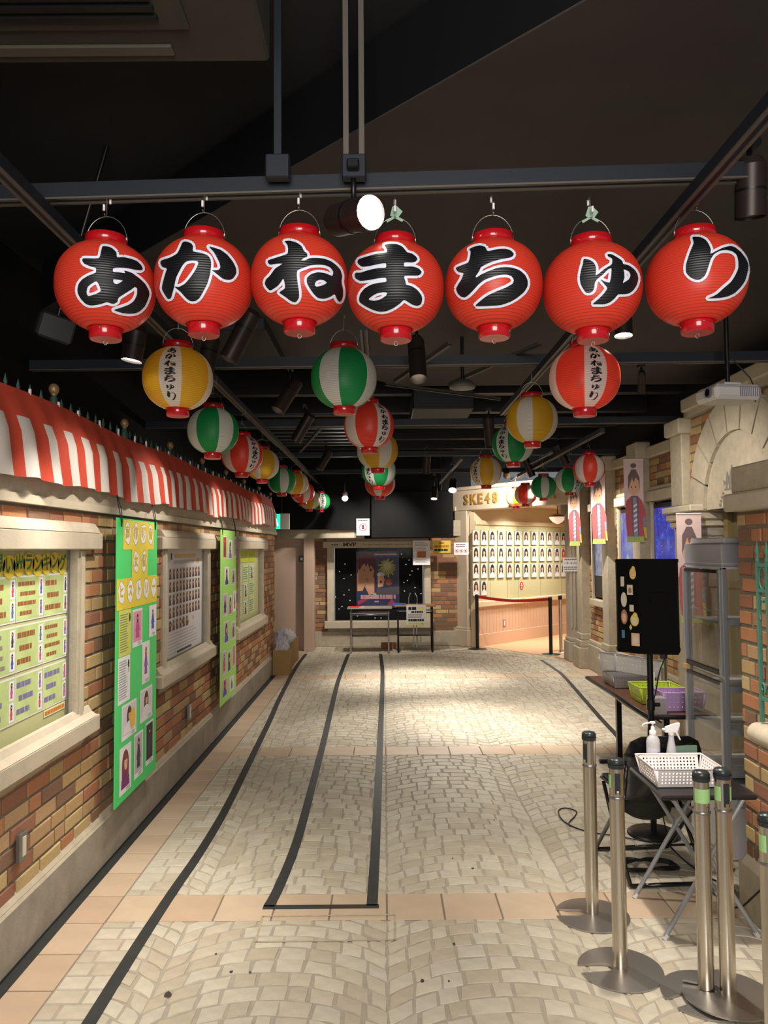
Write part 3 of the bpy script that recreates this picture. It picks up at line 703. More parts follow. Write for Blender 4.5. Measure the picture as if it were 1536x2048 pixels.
# brush-written kana: outlines (crop pixels), (ox, oy, scale)
G = {
'あ': ((140,480,9.035), [[(590,135),(690,140),(760,170),(830,240),(845,325),(960,325),(1110,360),(1200,400),(1270,470),(1295,530),(1260,555),(1150,545),(1000,515),(850,510),(775,525),(775,585),(870,590),(985,605),(970,560),(1100,600),(1240,700),(1340,800),(1400,910),(1410,980),(1385,1070),(1330,1190),(1250,1270),(1170,1310),(1060,1320),(930,1305),(790,1255),(920,1210),(1050,1160),(1140,1090),(1190,990),(1195,880),(1155,850),(1100,890),(990,960),(870,1040),(850,1110),(790,1145),(740,1140),(665,1115),(560,1150),(400,1175),(300,1150),(210,1060),(160,970),(150,890),(170,800),(230,720),(340,650),(470,595),(470,515),(370,485),(270,440),(235,385),(260,345),(520,345),(560,240)],
  [(480,750),(520,800),(560,915),(480,970),(340,1010),(310,940),(330,850),(400,790)], [(780,715),(940,735),(900,770),(840,800),(790,780)]]),
'か': ((310,470,8.533), [[(480,150),(530,130),(620,160),(655,210),(655,295),(790,320),(900,365),(945,430),(955,520),(945,605),(935,680),(890,830),(830,950),(760,1070),(690,1120),(610,1120),(540,1070),(450,970),(345,880),(420,885),(520,830),(600,740),(690,610),(740,500),(730,460),(640,445),(540,465),(480,530),(430,620),(380,720),(350,840),(340,900),(310,1000),(290,1070),(240,1085),(180,1000),(140,920),(150,830),(190,680),(220,580),(150,555),(115,500),(130,445),(280,395),(390,330),(440,240)],
  [(920,215),(1020,240),(1110,270),(1220,350),(1310,460),(1365,570),(1370,660),(1320,740),(1250,770),(1150,750),(1060,680),(990,625),(965,608),(1070,605),(1105,560),(1090,480),(1050,400),(1000,310)]]),
'ね': ((520,470,8.533), [[(430,125),(520,118),(630,150),(710,210),(750,290),(800,330),(800,380),(750,400),(700,440),(760,445),(850,405),(960,402),(1080,415),(1200,460),(1290,530),(1350,600),(1380,700),(1370,800),(1395,930),(1395,1030),(1370,1110),(1330,1130),(1290,1080),(1255,1005),(1180,1050),(1080,1080),(980,1065),(900,990),(840,900),(795,810),(800,730),(870,670),(980,640),(1100,655),(1215,700),(1230,630),(1180,560),(1100,525),(1000,515),(860,525),(730,570),(640,610),(630,700),(645,830),(665,960),(665,1060),(630,1120),(590,1140),(520,1110),(440,1050),(340,975),(430,910),(430,830),(405,745),(370,800),(310,870),(220,930),(180,940),(130,890),(100,830),(120,760),(190,690),(270,580),(390,500),(290,500),(190,515),(150,480),(160,440),(280,400),(420,355),(475,330),(485,250),(470,180)],
  [(1010,765),(1080,775),(1125,815),(1060,855),(960,880),(925,850),(950,790)]]),
'ま': ((700,480,9.6), [[(670,120),(770,98),(900,105),(1000,150),(1060,220),(1090,255),(1180,280),(1260,340),(1280,390),(1240,430),(1180,445),(1040,445),(1040,520),(1180,520),(1290,550),(1355,610),(1350,650),(1290,690),(1040,695),(1060,800),(1075,860),(1180,890),(1280,960),(1350,1050),(1370,1120),(1350,1220),(1280,1255),(1190,1235),(1100,1180),(1030,1145),(960,1210),(830,1300),(700,1355),(580,1365),(450,1330),(310,1260),(210,1190),(195,1120),(220,1030),(300,930),(420,860),(560,825),(700,805),(690,730),(560,740),(400,770),(220,790),(130,740),(110,680),(140,635),(220,635),(400,580),(560,550),(695,540),(690,460),(560,475),(400,510),(260,525),(200,490),(165,440),(190,385),(320,340),(500,290),(710,260),(705,180)],
  [(540,1020),(650,1000),(715,1010),(700,1060),(600,1130),(480,1160),(390,1145),(380,1120),(460,1060)]]),
'ち': ((900,480,9.035), [[(360,185),(450,140),(550,120),(640,145),(680,215),(760,205),(880,180),(1000,178),(1090,210),(1140,265),(1120,310),(1060,335),(920,360),(760,405),(640,460),(570,500),(530,580),(475,660),(490,680),(570,630),(700,570),(850,515),(980,498),(1120,510),(1250,560),(1340,640),(1385,740),(1380,840),(1320,940),(1200,1040),(1080,1110),(920,1165),(750,1180),(470,1185),(560,1090),(680,1000),(850,920),(1000,860),(1120,790),(1140,720),(1100,660),(1010,630),(880,640),(740,680),(620,730),(520,810),(440,900),(360,980),(290,1030),(220,1020),(160,960),(130,880),(170,800),(220,720),(260,610),(180,590),(140,550),(130,510),(240,460),(340,420),(370,340),(385,230)]]),
'ゅ': ((1140,490,10.24), [[(290,305),(400,320),(480,370),(525,450),(530,540),(525,625),(580,600),(700,500),(840,410),(850,300),(770,250),(760,210),(840,210),(950,270),(1050,340),(1070,400),(1180,430),(1290,510),(1350,600),(1370,700),(1340,820),(1270,930),(1180,990),(1080,1005),(970,1010),(900,1090),(800,1170),(690,1205),(560,1205),(465,1200),(580,1100),(680,1000),(755,885),(700,810),(620,710),(700,750),(800,770),(830,640),(835,490),(760,520),(660,620),(560,700),(510,770),(495,880),(460,950),(390,980),(330,970),(270,890),(220,780),(210,660),(240,500),(270,400)],
  [(1080,510),(1180,550),(1215,625),(1180,710),(1065,780),(1095,680),(1090,580)]]),
'り': ((1350,460,9.6), [[(340,160),(480,160),(580,210),(640,290),(680,390),(670,460),(690,465),(780,420),(900,360),(1040,325),(1130,350),(1240,440),(1330,560),(1380,680),(1360,830),(1320,970),(1240,1090),(1130,1200),(1000,1265),(850,1295),(630,1305),(720,1265),(800,1220),(920,1110),(1050,1000),(1130,880),(1190,740),(1190,600),(1160,490),(1080,425),(960,400),(840,420),(740,480),(680,570),(640,690),(600,810),(560,890),(480,950),(400,955),(300,910),(220,820),(215,690),(250,560),(300,420),(360,270)]]),
}
def smooth_loop(p, sub=3):
    out = []; n = len(p)
    for i in range(n):
        a, b, c, d = [Vector(p[(i+k) % n]).to_2d() for k in (-1, 0, 1, 2)]
        for s in range(sub):
            t = s/sub
            m1 = (c-a)*.3; m2 = (d-b)*.3
            h00 = 2*t**3-3*t**2+1; h10 = t**3-2*t**2+t; h01 = -2*t**3+3*t**2; h11 = t**3-t**2
            q = h00*b+h10*m1+h01*c+h11*m2
            out.append((q.x, q.y))
    return out
def inside(x, y, loops):
    c = False
    for p in loops:
        j = len(p)-1
        for i in range(len(p)):
            if (p[i][1] > y) != (p[j][1] > y) and x < (p[j][0]-p[i][0])*(y-p[i][1])/(p[j][1]-p[i][1])+p[i][0]: c = not c
            j = i
    return c
def tri_fill(loops, grid):
    vs = []; ed = []
    for p in loops:
        o = len(vs); vs += [Vector(q) for q in p]; ed += [(o+i, o+(i+1) % len(p)) for i in range(len(p))]
    xs = [v.x for v in vs]; ys = [v.y for v in vs]
    y = min(ys)+grid/2
    while y < max(ys):
        x = min(xs)+grid/2
        while x < max(xs):
            if inside(x, y, loops) : vs.append(Vector((x, y)))
            x += grid
        y += grid
    r = delaunay_2d_cdt(vs, ed, [], 0, 1e-5)
    V, F = r[0], r[2]; out = []
    for f in F:
        cx = sum(V[i].x for i in f)/3; cyy = sum(V[i].y for i in f)/3
        if inside(cx, cyy, loops): out.append(tuple(f))
    return [(v.x, v.y) for v in V], out
def lantern(root_name, label, group, me_body, loc, rz, prints=(), tip=0.0, hook=True, pull=True, tape=False):
    t = thing(root_name, label, 'lantern', loc, 0, group)
    t.rotation_euler = (R(random.uniform(-1, 1)), R(tip), rz)
    obj('shell', me_body, t); obj('top_ring', M_TOP, t); b = obj('bottom_ring', M_BOT, t); obj('handle', M_HAND, t)
    obj('rivet', M_RIV, t); obj('rivet', M_RIV2, b)
    if hook: obj('hook', M_HOOK, t)
    if pull: obj('pull_ring', M_PULL, b)
    for nm, me in prints: obj(nm, me, t)
    return t
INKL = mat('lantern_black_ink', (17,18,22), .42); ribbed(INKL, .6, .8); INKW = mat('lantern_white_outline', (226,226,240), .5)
def project(px, py, c, off):
    """march the pixel's ray to the lantern surface, return the local point pushed out by off"""
    n = ray(px, py).normalized(); o = C0-c
    tm = -o.dot(n); p = o+n*tm; lo = tm-LR*1.2; hi = None; prev = None
    k = 0
    for i in range(40):
        t = lo+(LR*1.3)*i/39; q = o+n*t
        f = math.hypot(q.x, q.y)-lrad(q.z)
        if f <= 0: hi = t; break
        prev = t
    if hi is None:
        q = o+n*tm; a = math.atan2(q.y, q.x); rr = lrad(q.z); q = Vector((rr*math.cos(a), rr*math.sin(a), q.z))
    else:
        a, b = prev, hi
        for _ in range(14):
            m = (a+b)/2; q = o+n*m
            if math.hypot(q.x, q.y)-lrad(q.z) <= 0: b = m
            else: a = m
        q = o+n*b
    nrm = Vector((q.x, q.y, q.z*.9)).normalized()
    return q+nrm*off
front = [('あ', 212, 575, 200), ('か', 408, 567, 196), ('ね', 599, 562, 192), ('ま', 791, 577, 188), ('ち', 987, 572, 196), ('ゅ', 1184, 578, 200), ('り', 1392, 562, 212)]
FY = [2.55]*7
ORD = ['first', 'second', 'third', 'fourth', 'fifth', 'sixth', 'seventh', 'eighth', 'ninth', 'tenth']
glyph_norm = {}
for (k, (gt, loops)) in G.items():
    L = [smooth_loop(p, 2) for p in loops]
    xs = [p[0] for q in L for p in q]; ys = [p[1] for q in L for p in q]
    cx, cyy = (min(xs)+max(xs))/2, (min(ys)+max(ys))/2; s = max(max(xs)-min(xs), max(ys)-min(ys))
    glyph_norm[k] = [[((x-cx)/s, -(y-cyy)/s) for x, y in q] for q in L]
for i, (ch, px, py, wpx) in enumerate(front):
    c = atY(px, py, FY[i]); gt, loops = G[ch]; ox, oy, sc = gt
    L = [[(ox+x/sc, oy+y/sc) for x, y in smooth_loop(p, 3)] for p in loops]
    V, F = tri_fill(L, 5.0)
    mb = MB(); mb.add([tuple(project(x, y, c, .0050)) for x, y in V], [f[::-1] for f in F], INKL, True); me1 = mb.mesh('kana')
    mb = MB(); hw = 5.2
    for p in L:
        n = len(p)
        for a in range(n):
            A_, B_ = Vector(p[a]), Vector(p[(a+1) % n]); d = (B_-A_)
            if d.length < 1e-4: continue
            d.normalize(); nn = Vector((-d.y, d.x))*hw
            q = [A_-nn, B_-nn, B_+nn, A_+nn]; mb.add([tuple(project(v.x, v.y, c, .0037)) for v in q], [(0,1,2,3)], INKW, True)
            if a % 2 == 0:
                dsc = [(A_.x+hw*math.cos(t*math.pi/4), A_.y+hw*math.sin(t*math.pi/4)) for t in range(8)]
                mb.add([tuple(project(x, y, c, .0036)) for x, y in dsc], [tuple(range(8))], INKW, True)
    me2 = mb.mesh('kana_outline')
    t = lantern('paper_lantern', 'big red paper lantern with black kana %s, %s from the left in the front row' % (ch, ORD[i]),
                'red kana lanterns in the front row', M_RED, tuple(c), 0, (('kana', me1), ('kana_outline', me2)), hook=True)
    t.rotation_euler = (0, 0, 0)
    for a, b in (((0,-.026,.252),(0,-.026,.272)), ((.001,.030,.300),(.001,.030,.318))):
        mb = MB(); mb.cyl(a, b, .0042, WHITE, seg=8); mb.build('hook_tip', t)
    if ch in 'まゅ':
        mb = MB(); TP = mat('pale_green_masking_tape', (170,205,180), .6, transl=.3)
        mb.add([(-.012,-.004,.245),(.01,-.004,.24),(.026,-.004,.262),(.006,-.004,.282),(-.008,-.004,.28),(-.016,.004,.252)], [(0,1,2,3,4,5)], TP)
        mb.add([(-.03,.0,.233),(.0,-.003,.25),(.03,.0,.236),(.024,.0,.228),(0,-.001,.241),(-.026,.0,.226)], [(0,1,4,5),(1,2,3,4)], TP); mb.build('tape', t)
# small vertical writing (shared mesh) on a white gore
def small_text():
    mb = MB(); chars = 'あかねまちゅり'; n = len(chars); cell = .0352
    for i, ch in enumerate(chars):
        zc = (n/2-.5-i)*cell+.002; s = .036 if ch != 'ゅ' else .027
        V, F = tri_fill(glyph_norm[ch], .34)
        pts = []
        for x, y in V:
            z = zc+y*s; rr = lrad(z)+.0024; a = -math.pi/2+x*s*1.45/LR
            pts.append((rr*math.cos(a), rr*math.sin(a), z))
        mb.add(pts, F, INKL, True)
    return mb.mesh('writing')
M_TXT = small_text()
# gores: faces (i%12)<7 coloured, 7..11 white ; white gore centre at segment 9.5 of 48 -> angle
WG = 2*math.pi*9.5/48
ROT_TXT = -math.pi/2-WG      # rotate so that this white gore faces -Y
MEY = {'yellow': M_Y, 'green': M_G, 'red': M_R}
# rotate the writing to that gore in the lantern's own frame
me = M_TXT; Rm = Matrix.Rotation(WG+math.pi/2, 4, 'Z'); me.transform(Rm)
def striped(colour, px, py, Y, turn, label, group, txt=True, hook=True):
    c = atY(px, py, Y)
    t = lantern('paper_lantern', label, group, MEY[colour], tuple(c), ROT_TXT+R(turn), (('writing', M_TXT),) if txt else (), hook=hook, pull=False)
    g = 2.865-(c.z+.318)
    if g > .005: mb = MB(); mb.tube([(0,.03,.318),(0,.03,.318+g)], .0014, WIRE, 5); mb.build('hanging_wire', t)
SL = 'striped lanterns along the left rail'
left = [('yellow',356,758,3.6,2), ('green',426,862,4.88,135), ('red',484,909,6.0,48), ('yellow',524,929,7.3,165), ('green',563,961,8.7,-70), ('yellow',592,967,9.9,150), ('red',605,985,10.6,120), ('yellow',619,1000,12.0,140), ('green',641,1003,12.85,20)]
for i, (c, x, y, Y, tn) in enumerate(left):
    striped(c, x, y, Y, tn, '%s and white striped lantern, %s nearest on the left ceiling rail' % (c, ORD[i]), SL)
SM = 'striped lanterns along the middle rail'
midl = [('green',688,757,3.76,155), ('red',738,852,4.95,40), ('yellow',755,901,6.05,115), ('green',758,942,7.3,-38), ('red',760,966,8.2,170)]
for i, (c, x, y, Y, tn) in enumerate(midl):
    striped(c, x, y, Y, tn, '%s and white striped lantern, %s nearest on the middle ceiling rail' % (c, ORD[i]), SM)
SR = 'striped lanterns along the right rail'
rig = [('red',1169,757,3.57,4), ('yellow',1064,840,4.9,152), ('green',1026,888,5.95,-42), ('yellow',972,943,7.9,-50)]
for i, (c, x, y, Y, tn) in enumerate(rig):
    striped(c, x, y, Y, tn, '%s and white striped lantern, %s nearest on the right ceiling rail' % (c, ORD[i]), SR)
SF = 'striped lanterns in front of the far pilasters'
far = [('red',1178,938,7.95,215), ('green',1139,961,8.95,24), ('green',1087,974,9.95,176), ('red',1051,989,11.3,200), ('yellow',1032,995,12.4,130)]
for i, (c, x, y, Y, tn) in enumerate(far):
    striped(c, x, y, Y, tn, '%s and white striped lantern, %s of the row from right pilasters to lit portal' % (c, ORD[i]), SF)
# ================================================================== CEILING RAILS AND LAMPS
RAILM = mat('dark_rail_steel', (28,33,41), .5, metal=.2); RAILL = mat('rail_lip', (92,86,78), .5, metal=.3)
def rail(label, p0, p1, w=.042, h=.04, name='ceiling_rail'):
    p0, p1 = Vector(p0), Vector(p1); t = thing(name, label, 'rail', tuple((p0+p1)/2), 0, 'ceiling lighting rails')
    d = p1-p0; L = d.length; x = d.normalized(); z = Vector((0,0,1)); y = z.cross(x).normalized(); z = x.cross(y)
    M = frame_M((0,0,0), x, y, z)
    mb = MB(); mb.box((-L/2,-w/2,0), (L/2,w/2,h), RAILM, M); mb.build('channel', t)
    for s in (-1, 1):
        mb = MB(); mb.box((-L/2, s*w/2-s*.012, -.006), (L/2, s*w/2, 0), RAILL, M); mb.build('lip', t)
    return t
ZR = 2.86
cr = rail('long front cross rail that carries the seven red kana lanterns', atY(-120, 408, 2.58), atY(1500, 358, 2.56), .05, .05)
rail('lengthwise ceiling rail on the left carrying striped lanterns', (-1.12, 1.6, 2.86), (-1.12, 13.8, 2.86))
rail('lengthwise ceiling rail on the right carrying striped lanterns', (1.0, 1.3, 2.86), (1.0, 6.4, 2.86))
rail('lengthwise ceiling rail between the middle lanterns', (-.1, 4.0, 2.9), (-.1, 9.2, 2.9))
rail('far lengthwise rail above the portal lanterns', (2.12, 7.4, 2.86), (2.12, 12.7, 2.86))
for i, y in enumerate((4.92, 7.35, 9.8, 12.0)):
    rail('thin dark cross rail under the ceiling, %s behind the kana lanterns' % ORD[i], (-2.3, y+.06, 2.93), (3.0, y-.06, 2.93), .05, .06)
# short tracks by the far end
rail('short bright-edged light track beside the far yellow lantern', atY(880, 968, 10.6), atY(925, 918, 8.6), .018, .02)
rail('short light track above the far green lantern on the right', atY(1060, 928, 9.0), atY(1105, 905, 7.6), .018, .02)
# drop channels from the slab to the front rail
for k, (x0, x1, lab) in enumerate(((688, 708, 'pair of steel drop channels near the middle spotlight'), (553, 556, 'single steel drop channel left of the middle spotlight'))):
    t = thing('drop_channel', lab, 'channel', tuple(atY(x1, 330, 2.5)), 0, 'ceiling drop channels'); o = Vector(t.location)
    if k == 0:
        for dx in (-.026, .026):
            mb = MB(); mb.box((dx-.009, -.01, -.02), (dx+.009, .01, 3.6-o.z), RAILL); mb.build('channel', t)
    else:
        mb = MB(); mb.box((-.012, -.01, -.02), (.012, .01, 3.6-o.z), RAILM); mb.build('channel', t)
    mb = MB(); mb.box((-.04, -.02, -.05), (.04, .02, .03), RAILM, ch=.004); mb.build('bracket', t)
LENS = mat('lit_lens', (255,250,238), .3, emit=14)
LENSW = mat('lit_lens_warm', (255,240,214), .3, emit=9)
HOUS = mat('bronze_housing', (52,42,38), .4, metal=.4)
def spot(label, loc, target, power, size=70, blend=.6, r=.05, ln=.17, colr=(1.0, .92, .82), lens=None, up=.10, soft=.04, deep=False, name='track_spotlight', group='ceiling spotlights'):
    loc = Vector(loc); d = (Vector(target)-loc).normalized()
    t = thing(name, label, 'spotlight', tuple(loc), 0, group)
    mb = MB(); mb.cyl(-d*ln, d*(.09 if deep else 0), r, HOUS, seg=20, caps=False); mb.cyl(-d*(ln+.025), -d*ln, r*.75, HOUS, r1=r, seg=20); mb.build('housing', t)
    mb = MB(); mb.cyl(-d*(ln*.55), -d*(ln*.5), r*1.04, BLACKM, seg=20); mb.build('collar', t)
    mb = MB(); mb.cyl(d*-.012, d*-.010, r*.985, lens or LENSW, seg=20, smooth=False); mb.build('lens', t)
    mb = MB(); mb.tube([-d*ln*.5+Vector((0,0,r)), -d*ln*.5+Vector((0,0,r+up*.6)), -d*ln*.5+Vector((0,0,r+up))], .009, BLACKM, 8); mb.build('stem', t)
    mb = MB(); c = -d*ln*.5+Vector((0,0,r+up)); mb.box((c.x-.02,c.y-.05,c.z), (c.x+.02,c.y+.05,c.z+.03), BLACKM, ch=.004); mb.build('track_adapter', t)
    L = bpy.data.lights.new('spot_beam', 'SPOT'); L.energy = power; L.spot_size = R(size); L.spot_blend = blend; L.color = colr; L.shadow_soft_size = soft
    o = bpy.data.objects.new('spot_beam', L); COL.objects.link(o); o.parent = t; o.location = d*(.10 if deep else .005); o.rotation_euler = d.to_track_quat('-Z', 'Y').to_euler()
    return t
CW = (1.0, .93, .82)
# --- lamps that show in the photograph
p = atY(742, 425, 2.42); spot('big bronze spotlight glaring between the third and fourth red lanterns', p, p+Vector((.60,-.80,-.22)), 60, 60, .7, r=.054, ln=.2, lens=LENS, up=.09)
p = atY(263, 722, 3.35); spot('lit spotlight behind the first two red kana lanterns', p, (-1.5, 3.3, .2), 95, 80, .9, r=.045, lens=LENS, up=.04, ln=.13)
p = atY(1247, 672, 3.6); spot('round downlight glowing beside the sixth red lantern', p, p+Vector((-.03,-.1,-1)), 190, 66, .9, r=.042, lens=LENS, up=.04, ln=.13)
p = atY(1500, 436, 2.6); spot('dark cylinder spotlight hanging at the right end of front rail', p, p+Vector((.05,.2,-1)), 20, 70, .7, r=.05, ln=.17, up=.09, lens=mat('unlit_lens', (60,56,52), .3))
p = atY(690, 997, 12.6); spot('far round bulb spotlight above the exit sign', p, p+Vector((.1,-1,-.55)), 60, 100, .9, r=.05, lens=LENS, up=.3)
p = atY(905, 981, 9.8); spot('far spotlight left of the portal lettering, higher one', p, (.5, 7.6, 0), 400, 55, .9, r=.05, lens=LENS, up=.22)
p = atY(868, 998, 11.2); spot('far small spotlight tilted beside the black hanging panel', p, (.55, 10.3, 0), 330, 60, .9, r=.045, lens=LENS, up=.22)
p = atY(1283, 785, 6.2); spot('thin lit spotlight slit near the projector', p, (2.6, 7.9, 1.0), 45, 100, 1.0, r=.03, lens=LENS, up=.1)
# --- lamps on the rails, partly or wholly hidden by the lanterns, plus added unseen fills
spot('spotlight on left rail washing the big ranking window', (-.75, 3.9, 2.8), (-1.62, 3.75, 1.0), 70, 85, .8, deep=True)
spot('spotlight on left rail over the first green board', (-.70, 5.4, 2.8), (-1.6, 4.9, 1.2), 75, 80, .8, deep=True)
spot('spotlight on left rail washing the member poster window', (-.75, 6.9, 2.8), (-1.6, 7.1, 1.4), 80, 70, .8, deep=True)
spot('spotlight on left rail over the small third window', (-.75, 9.4, 2.8), (-1.6, 9.2, 1.3), 70, 80, .8, deep=True)
spot('spotlight on left rail aimed at the tile border', (-1.0, 4.3, 2.78), (-1.42, 3.7, 0), 60, 45, .7, deep=True)
spot('spotlight on right rail aimed at the wide paving', (1.0, 7.2, 2.8), (1.35, 7.9, 0), 400, 60, .9, deep=True)
spot('spotlight on right rail aimed at the far paving', (.55, 9.9, 2.8), (.35, 10.6, 0), 300, 65, .9, deep=True)
spot('spotlight on middle rail aimed at the near paving', (.2, 4.4, 2.8), (.3, 3.3, 0), 115, 110, 1.0, deep=True)
spot('spotlight on middle rail aimed at the paving behind tape lanes', (-.1, 6.3, 2.8), (-.2, 8.6, 0), 120, 80, 1.0, deep=True)
spot('spotlight on the right washing the screens', (2.2, 9.4, 2.85), (3.0, 9.6, 1.2), 165, 100, .9, deep=True)
spot('spotlight on the right washing the far pilasters', (2.1, 11.0, 2.85), (3.0, 11.0, .6), 150, 95, .9, deep=True)
spot('added fill spotlight for the arch bay beside the projector', (1.55, 5.6, 2.9), (2.8, 6.3, 1.3), 95, 120, 1.0, deep=True)  # soft fill lamp added to brighten the arch bay
spot('spotlight over the brown table by the glass cabinet', (1.35, 5.2, 2.85), (1.9, 5.7, .6), 140, 80, .9, deep=True)
spot('unseen spotlight out of view, aimed at the folding table and stanchions', (1.0, .9, 2.95), (1.10, 3.3, .2), 65, 55, .9, deep=True)  # unseen lamp kept out of frame to light the stanchions
p = Vector((1.9, 11.9, 2.86)); spot('spotlight inside the red portal lantern row aimed at the gilt letters', p, MPo @ Vector((pw*.4, 2.4, 0)), 240, 110, .8, lens=LENS)
spot('spotlight aimed at the shop window sill', (.1, 12.0, 2.9), (-.1, 13.9, 1.0), 190, 75, .9)
spot('spotlight over the cardboard boxes', (-.35, 12.3, 2.9), (-1.4, 13.3, .8), 140, 95, .9)
# shop room: three recessed downlights, pendant
DLM = mat('downlight_glow', (255,236,204), .4, emit=6)
for px, py in ((1024,1020),(1059,1021.5),(1091,1023)):
    p = atZ(px, py, 2.515); t = thing('recessed_downlight', 'recessed downlight in the lit shop ceiling, %s of three' % {1024: 'leftmost', 1059: 'middle', 1091: 'rightmost'}[px], 'downlight', tuple(p), 0, 'shop ceiling downlights')
    mb = MB(); mb.lathe([(.05,0),(.068,0),(.07,-.004),(.05,-.002)], WHITE, 20); mb.build('trim_ring', t); mb = MB(); mb.ell(0,0,.05,.05, DLM, None, -.001); mb.build('diffuser', t)
for loc, e in (((2.6, 13.9, 2.35), 55), ((3.5, 14.6, 2.35), 60), ((2.35, 14.0, 1.0), 6)):
    if e < 10: continue
    L = bpy.data.lights.new('shop_downlight_beam', 'SPOT'); L.energy = e*3.8; L.spot_size = R(150); L.spot_blend = 1; L.color = (1, .95, .87); L.shadow_soft_size = .12
    o = bpy.data.objects.new('shop_downlight_beam', L); COL.objects.link(o); o.location = loc; o.location.z = 2.50
p = atY(1115, 1037, 14.0); t = thing('pendant_lamp', 'frosted glass bowl pendant lamp inside the lit portal', 'lamp', tuple(p))
OPAL = mat('opal_glass', (240,228,205), .4, emit=.5)
mb = MB(); mb.lathe([(.001,-.10),(.03,-.095),(.09,-.06),(.14,0),(.15,.035)], OPAL, 24); mb.build('bowl', t)
mb = MB(); mb.lathe([(.155,.03),(.16,.04),(.155,.052),(.09,.07),(.02,.09)], mat('antique_bronze', (96,62,38), .35, metal=.8), 24); mb.build('rim', t)
mb = MB(); mb.cyl((0,0,.08), (0,0,2.52-p.z), .008, MATS['antique_bronze'], seg=8); mb.build('rod', t)
# ------------------------------------------------------------------ ceiling equipment
ACM = mat('dusty_grey_panel', (58,56,46), .7, var=.15, scale=5)
ac = thing('air_conditioner', 'ceiling cassette air conditioner with slatted grille in top corner', 'air conditioner', (-.86, 2.05, 3.34)); o = Vector(ac.location)
c0 = atZ(540, 125, 3.36); X1, Y0 = c0.x, c0.y
mb = MB(); mb.box((X1-1.25, Y0-1.2, 3.36), (X1, Y0, 3.62), ACM, ch=.01); mb.build('casing', ac, off=o)
mb = MB(); mb.box((X1-1.05, Y0-1.1, 3.345), (X1-.22, Y0-.18, 3.36), ACM, ch=.006); mb.build('inner_panel', ac, off=o)
mb = MB(); mb.box((X1-.98, Y0-.10, 3.35), (X1-.30, Y0-.05, 3.362), mat('vent_lip', (84,80,70), .5), ch=.004); mb.build('air_flap', ac, off=o)
for i in range(16):
    mb = MB(); y = Y0-.26-.045*i; mb.box((X1-.95, y, 3.332), (X1-.30, y+.022, 3.345), BLACKP); mb.build('slat', ac, off=o)
for k, (px, py, Y, lab) in enumerate(((925, 772, 5.6, 'flat round ceiling diffuser dangling behind the red kana lanterns'),)):
    p = atY(px, py, Y); t = thing('ceiling_diffuser', lab, 'diffuser', tuple(p))
    mb = MB(); mb.lathe([(.001,-.02),(.09,-.018),(.10,0),(.07,.03),(.03,.05)], mat('grey_enamel', (96,96,92), .4), 28); mb.build('dish', t)
    mb = MB(); mb.cyl((0,0,.04), (0,0,3.3-p.z), .012, BLACKM, seg=8); mb.build('stem', t)
for k, (a, b, lab) in enumerate((((790,765,5.3),(900,690,4.4),'slanting dark truss bar behind the fourth red lantern'), ((900,770,6.0),(1080,690,4.6),'slanting dark truss bar behind the fifth red lantern'), ((600,905,8.4),(640,860,7.0),'short slanting truss bar left of middle lanterns'), ((770,770,6.0),(1000,800,7.0),'slanting bar beneath the ceiling near the round diffuser'))):
    p, q = atY(a[0], a[1], a[2]), atY(b[0], b[1], b[2]); t = thing('truss_bar', lab, 'bar', tuple((p+q)/2), 0, 'ceiling truss bars'); d = (q-p)/2; n = d.normalized(); s = n.cross(Vector((0,0,1))).normalized()
    mb = MB(); M = frame_M((0,0,0), n, s); mb.box((-d.length,-.012,-.004), (d.length,.012,.004), RAILM, M); mb.build('flat_bar', t); mb = MB(); mb.box((-d.length,.009,-.022), (d.length,.012,.0), RAILL, M); mb.build('flange', t)
for k, (px, py, Y, lab) in enumerate(((880,835,8.0,'black duct box hanging above the middle corridor'), (470,700,5.6,'dark fan coil box above the left striped lanterns'))):
    p = atY(px, py, Y); t = thing('duct_box', lab, 'duct', tuple(p), 0, 'ceiling duct boxes'); mb = MB(); mb.box((-.3,-.5,0), (.3,.5,3.6-p.z if k else .22), mat('duct_black', (30,31,35), .6), ch=.01); mb.build('casing', t)
    mb = MB()
    for i in range(6):
        mb = MB(); mb.box((-.25,-.505,.03+.03*i), (.25,-.5,.045+.03*i), RAILM); mb.build('grille_slat', t)
    for s in (-.25, .25):
        mb = MB(); mb.cyl((s,0,.2), (s,0,3.6-p.z), .006, BLACKM, seg=6); mb.build('hanger_rod', t)
# louvred return-air grille over the far left
p = atY(650, 890, 9.6)
t = thing('ceiling_louvre', 'long slatted black air grille behind the middle lanterns', 'grille', (-.75, 9.6, 3.2))
for i in range(9):
    mb = MB(); mb.box((-.75,-1.3+.3*i,0), (.75,-1.2+.3*i,.02), mat('louvre_grey', (52,52,56), .5)); mb.build('slat', t)
for s in (-.77, .75): mb = MB(); mb.box((s,-1.35,0), (s+.02,1.3,.03), MATS['louvre_grey']); mb.build('side_rail', t)
# speaker box on the upper left
p = atY(110, 655, 3.6); t = thing('ceiling_speaker', 'small dark box loudspeaker hanging left below the first lantern', 'speaker', tuple(p)); t.rotation_euler = (.3, .2, .6)
mb = MB(); mb.box((-.08,-.06,-.06), (.08,.06,.06), mat('dark_speaker', (34,32,32), .6), ch=.015); mb.build('cabinet', t); mb = MB(); mb.box((-.07,-.064,-.05), (.07,-.06,.05), BLACKP); mb.build('grille', t)
mb = MB(); mb.cyl((0,0,.05), (0,0,.95), .01, BLACKM, seg=8); mb.build('bracket', t)
